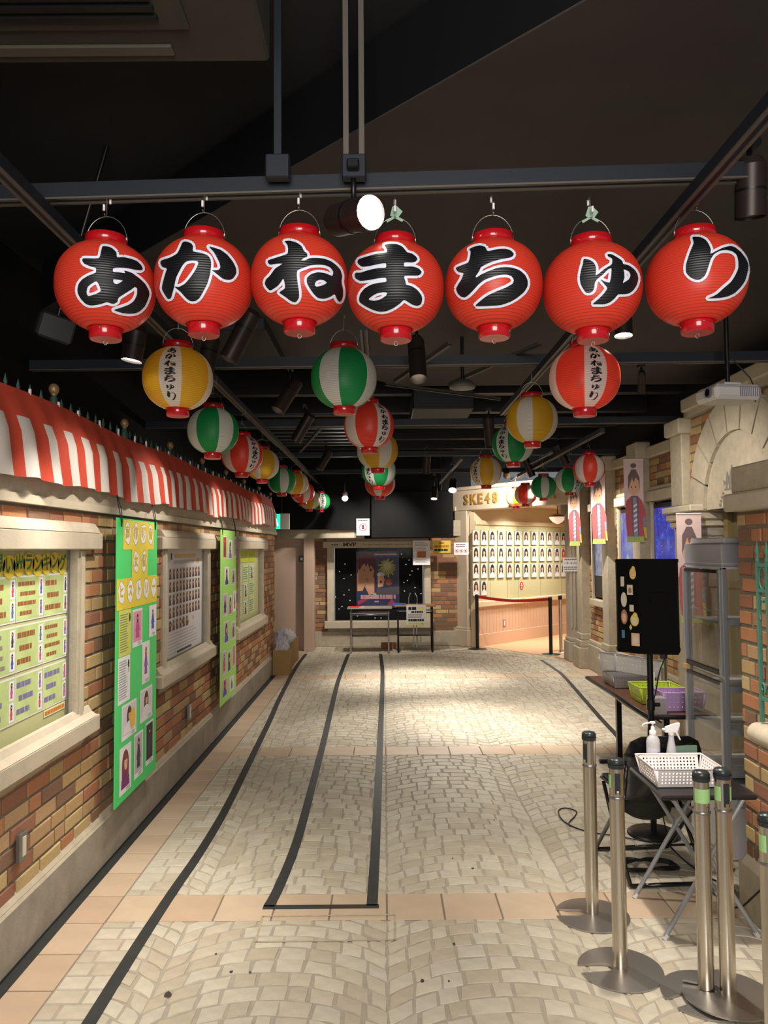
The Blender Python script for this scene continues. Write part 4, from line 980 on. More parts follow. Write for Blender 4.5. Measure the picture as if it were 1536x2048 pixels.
# projector
pw_ = mat('projector_white', (206,202,198), .4)
p = atY(1456, 790, 4.6); t = thing('projector', 'white projector hung beside the arch at upper right', 'projector', tuple(p), R(8))
mb = MB(); mb.box((-.15,-.12,-.045), (.15,.12,.045), pw_, ch=.022); mb.build('body', t)
mb = MB(); mb.cyl((-.15,-.05,0), (-.163,-.05,0), .03, mat('grey_lens_ring', (120,120,125), .3), seg=20); mb.build('lens_ring', t); mb = MB(); mb.cyl((-.163,-.05,0), (-.166,-.05,0), .022, mat('lens_glass', (20,24,34), .05), seg=20); mb.build('lens', t)
for i in range(11): mb = MB(); mb.box((.0+.012*i,-.1215,-.028), (.006+.012*i,-.12,.03), mat('vent_slot', (120,116,128), .6)); mb.build('vent_slot', t)
mb = MB(); mb.box((-.05,-.05,.045), (.06,.05,.07), pw_, ch=.006); mb.build('mount', t); mb = MB(); mb.cyl((0,0,.07), (0,0,3.3-p.z), .014, BLACKM, seg=12); mb.build('ceiling_pole', t)
mb = MB(); mb.tube([(.15,.02,.0),(.19,.02,-.03),(.21,.03,.02),(.18,.05,.12),(.05,.05,.25),(.01,.02,.5)], .005, CORD, 6); mb.build('cable', t)
# ================================================================== LEFT WALL: curtain, fence, boards, sheets
RED_C = mat('red_curtain', (200,72,50), .8, var=.05, scale=20, transl=.15); WHT_C = mat('white_curtain', (214,208,200), .8, transl=.15)
cu = thing('striped_curtain', 'long red and white striped festival curtain along the top of the brick facade', 'curtain', (-1.5, 6.4, 2.04))
mb = MB(); o = Vector(cu.location); n = 400; Y0, Y1 = 1.9, 10.72; rows = 7; vs = []
PIT = .226; per = 8
for i in range(n+1):
    y = Y0+(Y1-Y0)*i/n
    sag = .012*math.sin(y*5.8)+.008*math.sin(y*13)
    for j in range(rows):
        v = j/(rows-1)                                    # 0 top, 1 bottom
        z = 2.445-.01*math.sin(y*3)-(.385+sag*.6)*v
        x = -1.572+.055*min(1, v*2.2)+v*(.016*math.sin(y*2*math.pi/PIT)+.012*math.sin(y*4.1))
        vs.append((x, y+.10*v, z))
fr = []; fw = []
for i in range(n):
    y = Y0+(Y1-Y0)*(i+.5)/n; ph = (y/PIT) % 1.0
    for j in range(rows-1):
        f = (i*rows+j, i*rows+j+1, (i+1)*rows+j+1, (i+1)*rows+j)
        (fw if (j >= 2 and ph < .47) else fr).append(f)
k0 = len(mb.v); mb.add(vs, [], RED_C, True)
for fl, m in ((fr, RED_C), (fw, WHT_C)):
    i = mb.mi(m)
    for f in fl: mb.f.append(list(f)); mb.m.append(i); mb.sm.append(True)
mb.build('cloth', cu, off=o)
mb = MB(); mb.tube([(-1.585, y, 2.443-.01*math.sin(y*3)) for y in np.linspace(Y0, Y1, 60)], .006, RED_C, 6); mb.build('top_hem', cu, off=o)
PAT = mat('verdigris_iron', (64,92,84), .6, var=.3, scale=30, metal=.3); GILT = mat('dull_gilt', (150,120,86), .45, metal=.4)
fe = thing('iron_fence', 'low verdigris iron fence with spear pickets standing on the facade cornice', 'fence', (-1.66, 6.5, 2.26)); o = Vector(fe.location)
mb = MB(); mb.lathe([(.006,0),(.006,.19),(.012,.195),(.012,.205),(.004,.215),(.011,.235),(.0005,.275)], PAT, 6); MPK = mb.mesh('picket')
mb = MB(); mb.lathe([(.022,0),(.022,.03),(.014,.05),(.013,.17),(.022,.19),(.024,.23),(.017,.26),(.01,.275)], PAT, 12); MPB = mb.mesh('post')
mb = MB(); mb.ball((0,0,.305), .026, GILT, 12, 8, (1,1,1.15)); mb.lathe([(.012,.272),(.016,.28),(.008,.288)], GILT, 10); MPF = mb.mesh('finial')
y = 1.75
posts = [1.74+1.055*i for i in range(10)]
for yp in posts: q = obj('post', MPB, fe, (0, yp-o.y, 0)); obj('finial', MPF, q)
for k in range(82):
    y = 1.70+.118*k
    if y < YE and min(abs(y-p) for p in posts) > .03: obj('picket', MPK, fe, (0, y-o.y, 0))
for z in (.05, .16): mb = MB(); mb.box((-.006, 1.7-o.y, z), (.006, YE-o.y, z+.012), PAT); mb.build('fence_rail', fe)
CLIPM = mat('white_clip', (222,218,212), .5)
mb = MB(); mb.box((-.004,-.006,-.03), (.006,.006,.035), CLIPM, ch=.002); MCL = mb.mesh('clip')
for i, y in enumerate(np.linspace(2.0, 10.7, 32)):
    q = obj('cloth_clip', MCL, None, (-1.575, y+random.uniform(-.04, .04), 2.438)); q.rotation_euler = (random.uniform(-.2,.2), 0, 0)
    tag(q, 'small white clip pinning the top edge of the striped curtain to the fence', 'clip', 'white clips along the curtain')
# ---- generic printed portrait
def portrait(mb, M, x0, y0, x1, y1, z=.0012, bg=None, hair=None, cloth=None, full=False, rnd=random):
    w, h = x1-x0, y1-y0; cx = (x0+x1)/2; bg = bg or PAPER; hair = hair or HAIR; cloth = cloth or rnd.choice(CLOTH)
    mb.rect(x0, y0, x1, y1, bg, M, z); e = .0004
    if full:
        hy = y0+h*.80; r = h*.065
        mb.flat([(cx-w*.13,y0+h*.66),(cx+w*.13,y0+h*.66),(cx+w*.22,y0+h*.12),(cx-w*.22,y0+h*.12)], cloth, M, z+e)
        mb.flat([(cx-w*.28,y0+h*.35),(cx-w*.12,y0+h*.68),(cx+w*.12,y0+h*.68),(cx+w*.28,y0+h*.35)], cloth, M, z+e*1.5)
        mb.ell(cx, hy-r*.5, r*1.5, r*2.3, hair, M, z+2*e, 14); mb.ell(cx, hy, r*.85, r*1.15, SKIN, M, z+3*e, 12); mb.ell(cx, hy+r*.7, r*1.05, r*.6, hair, M, z+4*e, 12)
    else:
        s = min(w, h*.8)
        mb.flat([(cx-w*.42,y0),(cx+w*.42,y0),(cx+w*.38,y0+h*.22),(cx+w*.1,y0+h*.42),(cx-w*.1,y0+h*.42),(cx-w*.38,y0+h*.22)], cloth, M, z+2*e)
        mb.ell(cx, y0+h*.56, s*.36, h*.40, hair, M, z+e, 16); mb.flat([(cx-s*.36,y0+h*.55),(cx-s*.34,y0+h*.12),(cx-s*.12,y0+h*.2),(cx+s*.12,y0+h*.2),(cx+s*.34,y0+h*.12),(cx+s*.36,y0+h*.55)], hair, M, z+e*1.2); mb.ell(cx+s*.02, y0+h*.62, s*.17, h*.19, SKIN, M, z+3*e, 14)
        mb.flat([(cx-s*.2,y0+h*.70),(cx+s*.22,y0+h*.70),(cx+s*.16,y0+h*.86),(cx,y0+h*.92),(cx-s*.17,y0+h*.85)], hair, M, z+4*e)
        for sx in (-1, 1): mb.ell(cx+sx*s*.07, y0+h*.62, s*.022, h*.018, INK, M, z+5*e, 8)
def text_lines(mb, M, x0, y0, x1, y1, n, m, z=.0012, fill=.45, jag=.25, rnd=random):
    h = (y1-y0)/n
    for i in range(n):
        ya = y1-h*(i+1)+h*(1-fill)/2; x = x0; xe = x0+(x1-x0)*(1-jag*rnd.random())
        while x < xe-1e-4:
            l = min(h*fill*rnd.uniform(.6, 2.0), xe-x); mb.rect(x, ya, x+l*.86, ya+h*fill, m, M, z); x += l
# ---- two tall green boards hung from cords
GRN = mat('bright_green_board', (70,214,112), .5); LIM = mat('light_green_board', (164,226,110), .5); YEL = mat('yellow_card', (228,206,60), .55, var=.12, scale=2)
def board(label, y0, col):
    t = thing('hanging_board', label, 'board', (-1.495, y0, .325), R(1.0), 'tall green photo boards')
    mb = MB(); mb.box((-.006, 0, 0), (0, .81, 1.61), col); mb.build('panel', t)
    M = frame_M((.0003,0,0), (0,1,0), (0,0,1))
    for y in (.05, .74):
        mb = MB(); mb.tube([(.003,y+.02,1.56),(.004,y+.015,1.585),(-.004,y-.005,1.66),(-.02,y,1.74)], .003, CORD, 6); mb.tube([(.003,y+.02,1.56),(.003,y+.03,1.60),(-.004,y+.035,1.66),(-.02,y+.01,1.74)], .003, CORD, 6); mb.build('cord', t)
    return t, M
BW, BH = .81, 1.61
t, M = board('bright green board with yellow lettering cards between the ranking window and member poster', 4.31, GRN)
lines = [(('高','柳','明','音'), .13, .90, .005, .112), (('女','優'), .33, .73, .112, .215), (('ヒ','ス','ト','リ','ー'), .0, 1.0, .215, .325)]
for chars, u0, u1, v0, v1 in lines:
    n = len(chars); du = (u1-u0)/n
    for i, ch in enumerate(chars):
        xa, xb, ya, yb = (u0+du*i)*BW, (u0+du*(i+1))*BW, (1-v1)*BH, (1-v0)*BH
        mb = MB(); mb.rect(xa, ya, xb, yb, YEL, M, .0012); cx, cy_ = (xa+xb)/2, (ya+yb)/2+.01
        pts = [(cx+.055*(1+.14*math.sin(5*a+i))*math.cos(a), cy_+.062*(1+.10*math.sin(4*a+2*i))*math.sin(a)) for a in np.linspace(0, 2*math.pi, 22, endpoint=False)]
        mb.flat([(cx+(x-cx)*1.06, cy_+(y-cy_)*1.06) for x, y in pts], INKG, M, .0015); mb.flat(pts, PAPER, M, .0018)
        add_text(mb, ch, mat('gold_letter', (206,176,44), .5), M, .078, cx, cy_, .0024, bold=.004)
        mb.build('lettering_card', t)
PH = [(.05,.33,.327,.49,'list'),(.04,.31,.492,.655,'list2'),(.36,.60,.335,.475,0),(.78,.985,.335,.46,1),(.60,.80,.47,.63,2),(.13,.47,.665,.79,3),(.56,.88,.65,.775,4),(.09,.35,.81,.975,5),(.42,.64,.80,.965,6),(.71,.92,.79,.955,7)]
for u0, u1, v0, v1, k in PH:
    mb = MB(); xa, xb, ya, yb = u0*BW, u1*BW, (1-v1)*BH, (1-v0)*BH
    mb.rect(xa, ya, xb, yb, PAPER if k != 'list' else mat('lime_sheet', (206,214,100), .6), M, .001)
    if k in ('list', 'list2'):
        text_lines(mb, M, xa+.02, ya+.02, xb-.05, yb-.02, 16, INKG, .0014, .35); mb.ell(xb-.03, yb-.05, .015, .025, HAIRD, M, .0015); mb.rect(xb-.04, yb-.1, xb-.015, yb-.075, SKIN, M, .0015)
        mb.build('list_sheet', t); continue
    bgs = [mat('pink_bg', (226,150,170), .6), PAPER, PAPER, mat('pale_grey_bg', (214,208,214), .6), MATS['pale_grey_bg'], PAPER, mat('mauve_bg', (196,184,190), .6), mat('dark_bg', (44,42,50), .6)]
    portrait(mb, M, xa+.014, ya+.03, xb-.014, yb-.014, .0013, bgs[k], [HAIRD,HAIRD,mat('red_hair',(176,60,60),.6),HAIR,HAIR,mat('auburn_hair',(128,66,60),.6),HAIRD,HAIRD][k], [CLOTH[0],CLOTH[1],CLOTH[4],CLOTH[5],CLOTH[5],mat('plum',(120,50,110),.6),CLOTH[2],CLOTH[2]][k], k in (0,1,2,6,7))
    if k == 3: mb.ell(xb-.08, ya+.1, .05, .06, mat('sunflower', (232,190,70), .6), M, .0035)
    text_lines(mb, M, xb-.09, ya+.006, xb-.016, ya+.026, 2, INKG, .0016, .4); mb.build('photo', t)
t, M = board('light green board with rows of small photos between member poster and third window', 7.05, LIM)
rows2 = [[(.13,.33),(.45,.70),(.83,.985)], [(.22,.48),(.66,.92)], [(.10,.40),(.49,.69),(.77,.98)], [(.20,.48),(.66,.93)], [(.08,.32),(.42,.62),(.75,.93)], [(.10,.40),(.55,.83)]]
vr = [(.035,.165), (.215,.325), (.37,.50), (.535,.66), (.70,.835), (.86,.965)]
for r_, (us, (v0, v1)) in enumerate(zip(rows2, vr)):
    for q_, (u0, u1) in enumerate(us):
        dv = .02*(q_ % 2); mb = MB(); xa, xb, ya, yb = u0*BW, u1*BW, (1-v1-dv*.3)*BH, (1-v0-dv)*BH
        mb.rect(xa, ya, xb, yb, PAPER, M, .001)
        portrait(mb, M, xa+.008, ya+.008, xb-.008, yb-.008, .0013, random.choice([PAPER, MATS['pink_bg'], MATS['mauve_bg'], REDI if (r_ == 0 and q_ == 0) else MATS['pale_grey_bg']]), random.choice([HAIR, HAIRD]), random.choice(CLOTH), (r_+q_) % 2 == 0)
        mb.build('photo', t)
# ---- sheets in the first window
SHG = mat('green_yellow_sheet', (190,208,138), .6, var=.22, scale=5); SHW = mat('sheet_edge', (224,226,214), .6)
TXB = mat('brown_letter', (150,92,52), .6); TXV = mat('violet_letter', (120,112,160), .6); TXG = mat('grey_letter', (140,134,130), .6)
XB_ = -1.628
cols = [('first', 3.828), ('second', 3.551), ('third', 3.274), ('fourth', 2.997)]
rws = [('top', 1.535), ('middle', 1.315), ('bottom', 1.095)]
for ci, (cn, yc) in enumerate(cols):
    for ri, (rnm, zc) in enumerate(rws):
        s = tag(thing('ranking_sheet', 'green ranking sheet in %s row, %s column from the bright green board' % (rnm, cn), 'sheet', (XB_, yc, zc-.1), R(random.uniform(-.6,.6)), 'green ranking sheets'))
        M = frame_M((.0012,0,0), (0,1,0), (0,0,1)); mb = MB()
        mb.box((0,-.136,0), (.001,.136,.205), SHW); mb.rect(-.131, .007, .131, .198, SHG, M, .0004); mb.build('paper', s)
        col = (TXB, TXG if ci == 2 else TXB, TXV)[ri]; nl = random.choice((3,3,4))
        for q in range(nl): mb = MB(); hh_ = .175/nl; text_lines(mb, M, -.122+.02*(q % 2), .19-hh_*(q+1), .055, .19-hh_*q, 1, col, .001, .42, .3); mb.build('text_line', s)
        mb = MB(); portrait(mb, M, .085, .105, .128, .19, .001, PAPER, random.choice([HAIR, HAIRD, REDI]), None, True); portrait(mb, M, .085, .012, .128, .095, .001, PAPER, HAIRD, None, True); mb.build('printed_photo', s)
t = thing('bubble_heading', 'row of yellow bubbles with green letters heading the ranking window', 'heading', (XB_, 3.5, 1.69)); M = frame_M((.002,0,0), (0,1,0), (0,0,1))
YB = mat('yellow_bubble', (226,196,50), .55, var=.15, scale=30); GL = mat('green_letter', (62,118,60), .5)
for i, ch in enumerate('ん思い出ランキング'):
    y = 3.895-3.5-.092*(8-i); mb = MB(); dz = .006*math.sin(i*2.1)
    mb.prism([(y+.056*math.cos(a), dz+.052*math.sin(a)*(1+.05*math.sin(3*a))) for a in np.linspace(0, 2*math.pi, 20, endpoint=False)], YB, .001, M)
    add_text(mb, ch, GL, M, .085, y, dz, .0016, bold=.003); mb.build('bubble', t)
t = thing('orange_caption_strip', 'narrow cream strip with orange writing under the lowest ranking sheets', 'label strip', (XB_, 3.828, .955)); M = frame_M((.0012,0,0), (0,1,0), (0,0,1))
mb = MB(); mb.box((0,-.12,0), (.001,.12,.035), mat('cream_strip', (226,222,170), .6)); mb.build('paper', t); mb = MB(); text_lines(mb, M, -.11, .004, .11, .031, 1, mat('orange_letter', (206,120,40), .6), .0006, .7, 0); mb.build('lettering', t)
# ---- member poster in the second window
t = thing('member_poster', 'white poster with rows of small member portraits in second window', 'poster', (XB_, 6.31, .93)); M = frame_M((.002,0,0), (0,1,0), (0,0,1)); PWD, PHT = 1.26, .83
PWD = 1.12
mb = MB(); mb.box((0,-PWD/2,0), (.002,PWD/2,PHT), mat('poster_white', (206,204,208), .5)); mb.build('paper', t)
mb = MB(); ORG = mat('pale_orange_print', (206,168,112), .6)
text_lines(mb, M, -.34, PHT*.91, .34, PHT*.955, 1, ORG, .0006, .9, 0); text_lines(mb, M, -.36, PHT*.855, .28, PHT*.895, 1, mat('pale_grey_print', (176,172,170), .6), .0006, .9, 0); mb.rect(-.44, PHT*.90, -.40, PHT*.96, INK, M, .0006); mb.rect(.36, PHT*.85, .46, PHT*.90, ORG, M, .0006)
text_lines(mb, M, -.5, .02, .45, .19, 7, MATS['pale_grey_print'], .0006, .3, .3); text_lines(mb, M, -.25, .015, .2, .035, 1, INK, .0007, .8, 0)
for i in range(5): mb.ell(-.42+.17*i, .25-.02*(i % 2), .03, .018, ORG, M, .0006)
mb.build('lettering', t)
for r_ in range(5):
    for c_ in range(10 if r_ < 4 else 6):
        mb = MB(); x = -.49+.1*c_; y = PHT*.765-.098*r_; portrait(mb, M, x, y-.04, x+.078, y+.045, .0006, mat('sepia_bg', (196,180,168), .6), HAIR if (r_+c_) % 2 else HAIRD, mat('sepia_cloth', (92,62,56), .6)); mb.build('member_portrait', t)
# ---- third window: yellow heading and green sheets
t = thing('heading_strip', 'short yellow green heading above the sheets in third window', 'heading', (XB_, 9.05, 1.60)); mb = MB(); mb.box((0,-.62,0), (.002,.62,.13), mat('yellow_green_strip', (176,190,50), .6, var=.3, scale=9)); mb.build('paper', t)
for i in range(3):
    for j, z in enumerate((1.38, 1.18, .98)):
        s = thing('notice_sheet', 'pale green notice sheet in the %s row, %s column of third window' % (('top','middle','bottom')[j], ('near','centre','far')[i]), 'sheet', (XB_, 8.62+.42*i, z), 0, 'notice sheets in the third window')
        M = frame_M((.0012,0,0), (0,1,0), (0,0,1)); mb = MB(); mb.box((0,-.19,0), (.001,.19,.19), mat('pale_green_sheet', (196,212,158), .6)); mb.build('paper', s)
        mb = MB(); text_lines(mb, M, -.16, .02, .16, .17, 6, mat('faded_green_print', (120,150,110), .6), .0006, .45, .3); mb.build('lettering', s)
        if (i, j) in ((1,1),(1,2),(2,0),(0,1)): mb = MB(); portrait(mb, M, -.07, .02, .07, .17, .001, PAPER, HAIRD, CLOTH[6]); mb.build('printed_photo', s)
# ------------------------------------------------------------------ floor tapes
def tape(label, pts, w=.05):
    P = [atZ(x, y, 0) for x, y in pts]; t = tag(thing('floor_tape', label, 'tape', (P[0].x, P[0].y, 0), 0, 'black tape lines on the floor')); o = P[0]
    # resample with smooth curve
    Q = []
    for i in range(len(P)-1):
        a, b, c, d = P[max(i-1,0)], P[i], P[i+1], P[min(i+2,len(P)-1)]
        for s in range(5):
            u = s/5; m1 = (c-a)*.5; m2 = (d-b)*.5
            Q.append((2*u**3-3*u*u+1)*b+(u**3-2*u*u+u)*m1+(-2*u**3+3*u*u)*c+(u**3-u*u)*m2)
    Q.append(P[-1]); vs = []
    for i, p in enumerate(Q):
        d = (Q[min(i+1,len(Q)-1)]-Q[max(i-1,0)]).normalized(); n = Vector((-d.y, d.x, 0))*w/2
        vs += [(p.x-n.x-o.x, p.y-n.y-o.y, .0022), (p.x+n.x-o.x, p.y+n.y-o.y, .0022)]
    n = len(Q); low = [(a, b, .0006) for a, b, _ in vs]
    fs = [(2*i, 2*i+2, 2*i+3, 2*i+1) for i in range(n-1)]+[(2*i, 2*i+2*n, 2*i+2+2*n, 2*i+2) for i in range(n-1)]+[(2*i+1, 2*i+3, 2*i+3+2*n, 2*i+1+2*n) for i in range(n-1)]
    mb = MB(); mb.add(vs+low, fs, TAPE); mb.build('strip', t); return t
tape('long black tape line nearest the tile border, running to the photo edge', [(612,1308),(592,1335),(560,1395),(540,1440),(496,1530),(448,1625),(400,1705),(345,1785),(270,1900),(170,2060)], .055)
t = tape('black tape line, second from tile border, ending in a square corner', [(697,1308),(677,1360),(662,1420),(648,1480),(625,1570),(595,1680),(560,1770),(537,1814)], .055)
tape('straight black tape line in the middle of corridor, third from tile border', [(761,1308),(765,1345),(762,1440),(757,1560),(751,1690),(744,1812)], .055)
tape('short black tape crosspiece joining two tape lines', [(526,1815),(640,1814),(758,1813)], .04)
tape('black tape line beside the brown table at right', [(1082,1320),(1105,1335),(1127,1352),(1165,1395),(1200,1435),(1240,1478)], .05)
# ------------------------------------------------------------------ cardboard boxes with clear plastic bags
CARD = mat('cardboard', (150,122,74), .8, var=.08, scale=6); PLAS = mat('clear_crumpled_plastic', (226,226,232), .16, alpha=.55, spec=.8)
def carton(label, x0, x1, y0, y1, h, seed):
    t = thing('cardboard_box', label, 'box', ((x0+x1)/2, (y0+y1)/2, 0), 0, 'cartons by the left wall'); w, d = (x1-x0)/2, (y1-y0)/2
    for nm, a, b in (('side_panel', (-w,-d,0), (w,-d+.006,h)), ('side_panel', (-w,d-.006,0), (w,d,h)), ('side_panel', (-w,-d+.006,0), (-w+.006,d-.006,h)), ('side_panel', (w-.006,-d+.006,0), (w,d-.006,h)), ('bottom_panel', (-w+.006,-d+.006,0), (w-.006,d-.006,.006))):
        mb = MB(); mb.box(a, b, CARD); mb.build(nm, t)
    rn = random.Random(seed)
    b = thing('plastic_bag_heap', 'crumpled clear plastic bags heaped in %s' % label, 'plastic bags', ((x0+x1)/2, (y0+y1)/2, h-.12), 0, 'clear plastic in the cartons')
    for q in range(3):
        vs = []; fs = []; n = 18
        ox, oy = rn.uniform(-.04,.04), rn.uniform(-.04,.04)
        for i in range(n+1):
            for j in range(n+1):
                u, v = i/n*2-1, j/n*2-1; e = max(abs(u), abs(v))
                x = u*(w-.012)*.97; y = v*(d-.012)*.97
                z = .10+(1-e**2)*(.16+.05*q)+rn.uniform(-.03,.03)*(1 if e < .95 else .2)+.04*math.sin(7*u+q*2+oy*40)*math.cos(5*v+ox*60)*(1-e**4)
                if e > .98: z = .09
                vs.append((x+rn.uniform(-.015,.015)*(1-e), y+rn.uniform(-.015,.015)*(1-e), max(.02, z-.05*q)))
        for i in range(n):
            for j in range(n): fs.append((i*(n+1)+j, (i+1)*(n+1)+j, (i+1)*(n+1)+j+1, i*(n+1)+j+1))
        mb = MB(); mb.add(vs, fs, PLAS); mb.build('plastic_bag', b)
a = atZ(515, 1353, 0); b = atZ(568, 1352, 0)
carton('open brown carton standing in front by the facade corner', -1.56, -1.33, 10.78, 11.12, .35, 3)
carton('open brown carton standing behind the front carton', -1.75, -1.38, 11.32, 12.40, .37, 9)
# ================================================================== FAR END
# exit sign
p = atY(563, 1043, 12.6); t = thing('exit_sign', 'glowing green emergency exit sign beyond the striped curtain', 'sign', (p.x, 12.6, p.z-.13))
mb = MB(); mb.box((-.17,-.02,0), (.13,.05,.26), mat('exit_case', (196,192,180), .5), ch=.004); mb.build('case', t)
EXG = mat('exit_green', (20,205,150), .5, emit=2.2); EXW = mat('exit_white', (225,255,240), .5, emit=1.6)
M = frame_M((-.10,-.021,.13), (1,0,0), (0,0,1)); mb = MB(); mb.rect(-.07,-.12,.08,.12, EXG, M); mb.build('lit_face', t)
mb = MB(); mb.ell(.0,.07,.02,.022, EXW, M, .001); mb.flat([(-.03,.045),(.02,.05),(.035,.0),(.055,-.07),(.03,-.075),(.005,-.02),(-.035,-.075),(-.06,-.07),(-.015,.0)], EXW, M, .001); mb.build('running_figure', t)
mb = MB(); mb.cyl((0,.02,.26), (0,.02,3.62-p.z+.13), .01, BLACKM, seg=8); mb.build('hanger_rod', t)
def notice(label, px0, py0, px1, py1, Y, draw, name='notice_sheet', cat='notice', tilt=0.0, col=PAPER):
    a, b = atY(px0, py1, Y), atY(px1, py0, Y); w, h = b.x-a.x, b.z-a.z
    t = thing(name, label, cat, (a.x, Y, a.z)); t.rotation_euler = (R(tilt), 0, 0); M = frame_M((0,-.0012,0), (1,0,0), (0,0,1))
    mb = MB(); mb.box((0,-.001,0), (w,.001,h), col); mb.build('paper', t); mb = MB(); draw(mb, M, w, h)
    if mb.f: mb.build('print', t)
    return t, w, h
def ring_no(mb, M, cx, cy_, r, m=REDI, ink=INK):
    n = 20
    for i in range(n):
        a, b = 2*math.pi*i/n, 2*math.pi*(i+1)/n
        mb.flat([(cx+r*math.cos(a), cy_+r*math.sin(a)), (cx+r*math.cos(b), cy_+r*math.sin(b)), (cx+.82*r*math.cos(b), cy_+.82*r*math.sin(b)), (cx+.82*r*math.cos(a), cy_+.82*r*math.sin(a))], m, M, .0008)
    mb.rect(cx-.25*r, cy_-.5*r, cx+.25*r, cy_+.35*r, ink, M, .0005); mb.ell(cx, cy_+.4*r, .3*r, .2*r, ink, M, .0005, 10)
    mb.flat([(cx-.66*r,cy_+.55*r),(cx-.55*r,cy_+.66*r),(cx+.66*r,cy_-.55*r),(cx+.55*r,cy_-.66*r)], m, M, .001)
def d1(mb, M, w, h): text_lines(mb, M, .12*w, .84*h, .88*w, .93*h, 1, INK, .0004, .7, 0); ring_no(mb, M, w/2, .48*h, .3*w)
notice('white paper sign with a no photography symbol above the shop window', 713, 1037, 739, 1071, 13.196, d1)
def d2(mb, M, w, h):
    text_lines(mb, M, .1*w, .58*h, .92*w, .95*h, 6, INKG, .0004, .35, .4); mb.rect(.24*w, .30*h, .76*w, .56*h, mat('orange_photo', (180,104,70), .6, var=.3, scale=30), M, .0004); text_lines(mb, M, .14*w, .08*h, .85*w, .26*h, 4, INKG, .0004, .35, .3)
notice('white paper notice with small orange photo on the shop window corner', 826, 1081, 860, 1130, 13.6, d2)
def d3(mb, M, w, h):
    text_lines(mb, M, .34*w, .70*h, .66*w, .90*h, 1, mat('dark_orange_letter', (190,110,30), .6), .0004, .8, 0); text_lines(mb, M, .08*w, .42*h, .92*w, .64*h, 1, MATS['dark_orange_letter'], .0004, .85, 0); text_lines(mb, M, .08*w, .12*h, .86*w, .34*h, 1, INK, .0004, .8, 0)
notice('yellow paper notice beside the cream portal pillar', 866, 1081, 901, 1106, 13.5, d3, col=mat('yellow_notice', (216,196,70), .6))
def d4(mb, M, w, h):
    text_lines(mb, M, .14*w, .62*h, .9*w, .92*h, 2, mat('purple_letter', (110,70,110), .6), .0004, .5, .2)
    for k in range(3): ring_no(mb, M, (.2+.29*k)*w, .32*h, .12*w, mat('magenta_ring', (190,40,90), .6))
notice('small white sign with three prohibition symbols on the portal pillar', 908, 1085, 937, 1110, 13.42, d4)
def d5(mb, M, w, h):
    text_lines(mb, M, .1*w, .78*h, .9*w, .95*h, 1, INKG, .0004, .6, 0); add_text(mb, '1本 ¥300', INK, M, .26*h, w/2, .58*h, .0005, width=.8*w); text_lines(mb, M, .06*w, .08*h, .94*w, .38*h, 2, INKG, .0004, .6, .1)
notice('white price card reading 300 yen taped to fluted portal column', 1126, 1115, 1157, 1143, 11.912, d5)
# blue ball on the lintel
p = atY(712, 1068, 13.72); t = thing('blue_ball', 'small shiny blue ball ornament on the shop window lintel', 'ornament', (p.x, 13.75, 2.09+.0)); t.location.z = 2.09
t.location.y = 13.4; mb = MB(); mb.ball((0,0,.06), .06, mat('blue_gloss', (30,34,120), .15, coat=.6), 18, 12); mb.build('ball', t); mb = MB(); mb.lathe([(.02,0),(.024,.004),(.018,.012)], BLACKP, 12); mb.build('foot', t)
# central film poster (generic stand-in figure and firework)
a, b = atY(713, 1216, 14.08), atY(798, 1103, 14.08); w, h = b.x-a.x, b.z-a.z
t = thing('night_poster', 'dark blue poster with a brown-haired figure and yellow firework in the shop window', 'poster', (a.x, 14.08, a.z)); M = frame_M((0,-.003,0), (1,0,0), (0,0,1))
mb = MB(); mb.box((0,-.002,0), (w,.002,h), mat('poster_navy', (44,52,92), .45, var=.15, scale=4)); mb.build('paper', t)
PS = mat('poster_skin', (222,170,134), .55); PHR = mat('poster_hair', (100,52,58), .55)
def U(pts): return [(x*w, y*h) for x, y in pts]
mb = MB()
mb.flat(U([(.0,.42),(.02,.92),(.06,1.0),(.32,1.0),(.44,.9),(.46,.6),(.42,.40),(.2,.36)]), PHR, M, .0006)
mb.flat(U([(.05,.62),(.16,.78),(.24,.8),(.34,.76),(.42,.66),(.38,.5),(.24,.40),(.1,.46)]), PS, M, .0009)
mb.flat(U([(.0,.70),(.12,.74),(.2,.80),(.22,.70),(.27,.80),(.3,.70),(.36,.78),(.44,.64),(.44,.86),(.2,.94),(.02,.86)]), PHR, M, .0012)
for ex in (.17, .34): mb.ell(ex*w, .68*h, .030*w, .030*h, INK, M, .0015, 12); mb.ell((ex+.008)*w, .69*h, .010*w, .012*h, PAPER, M, .0018, 8)
mb.ell(.24*w, .50*h, .05*w, .03*h, mat('poster_mouth', (150,50,50), .6), M, .0015, 12)
mb.build('printed_figure', t)
mb = MB()
for bx, by, sx in ((.02,.30,1),(.42,.22,-1)):
    mb.flat([(x*w, y*h) for x, y in ((bx,by),(bx+sx*.12,by),(bx+sx*.22,by+.16),(bx+sx*.12,by+.30),(bx,by+.32))], PS, M, .002)
    for k in range(4):
        f = bx+sx*(.01+.05*k); mb.flat([(f*w,(by+.26)*h),((f+sx*.038)*w,(by+.26)*h),((f+sx*.05)*w,(by+.38+.02*k)*h),((f+sx*.02)*w,(by+.39+.02*k)*h)], PS, M, .0022)
mb.flat(U([(.30,.24),(.46,.27),(.48,.18),(.34,.16)]), PAPER, M, .0024)
for k in range(2): mb.flat(U([(.31,.235-.03*k),(.47,.262-.03*k),(.47,.25-.03*k),(.31,.222-.03*k)]), INK, M, .0027)
mb.build('printed_hands', t)
FW = mat('poster_firework', (196,198,96), .5); mb = MB()
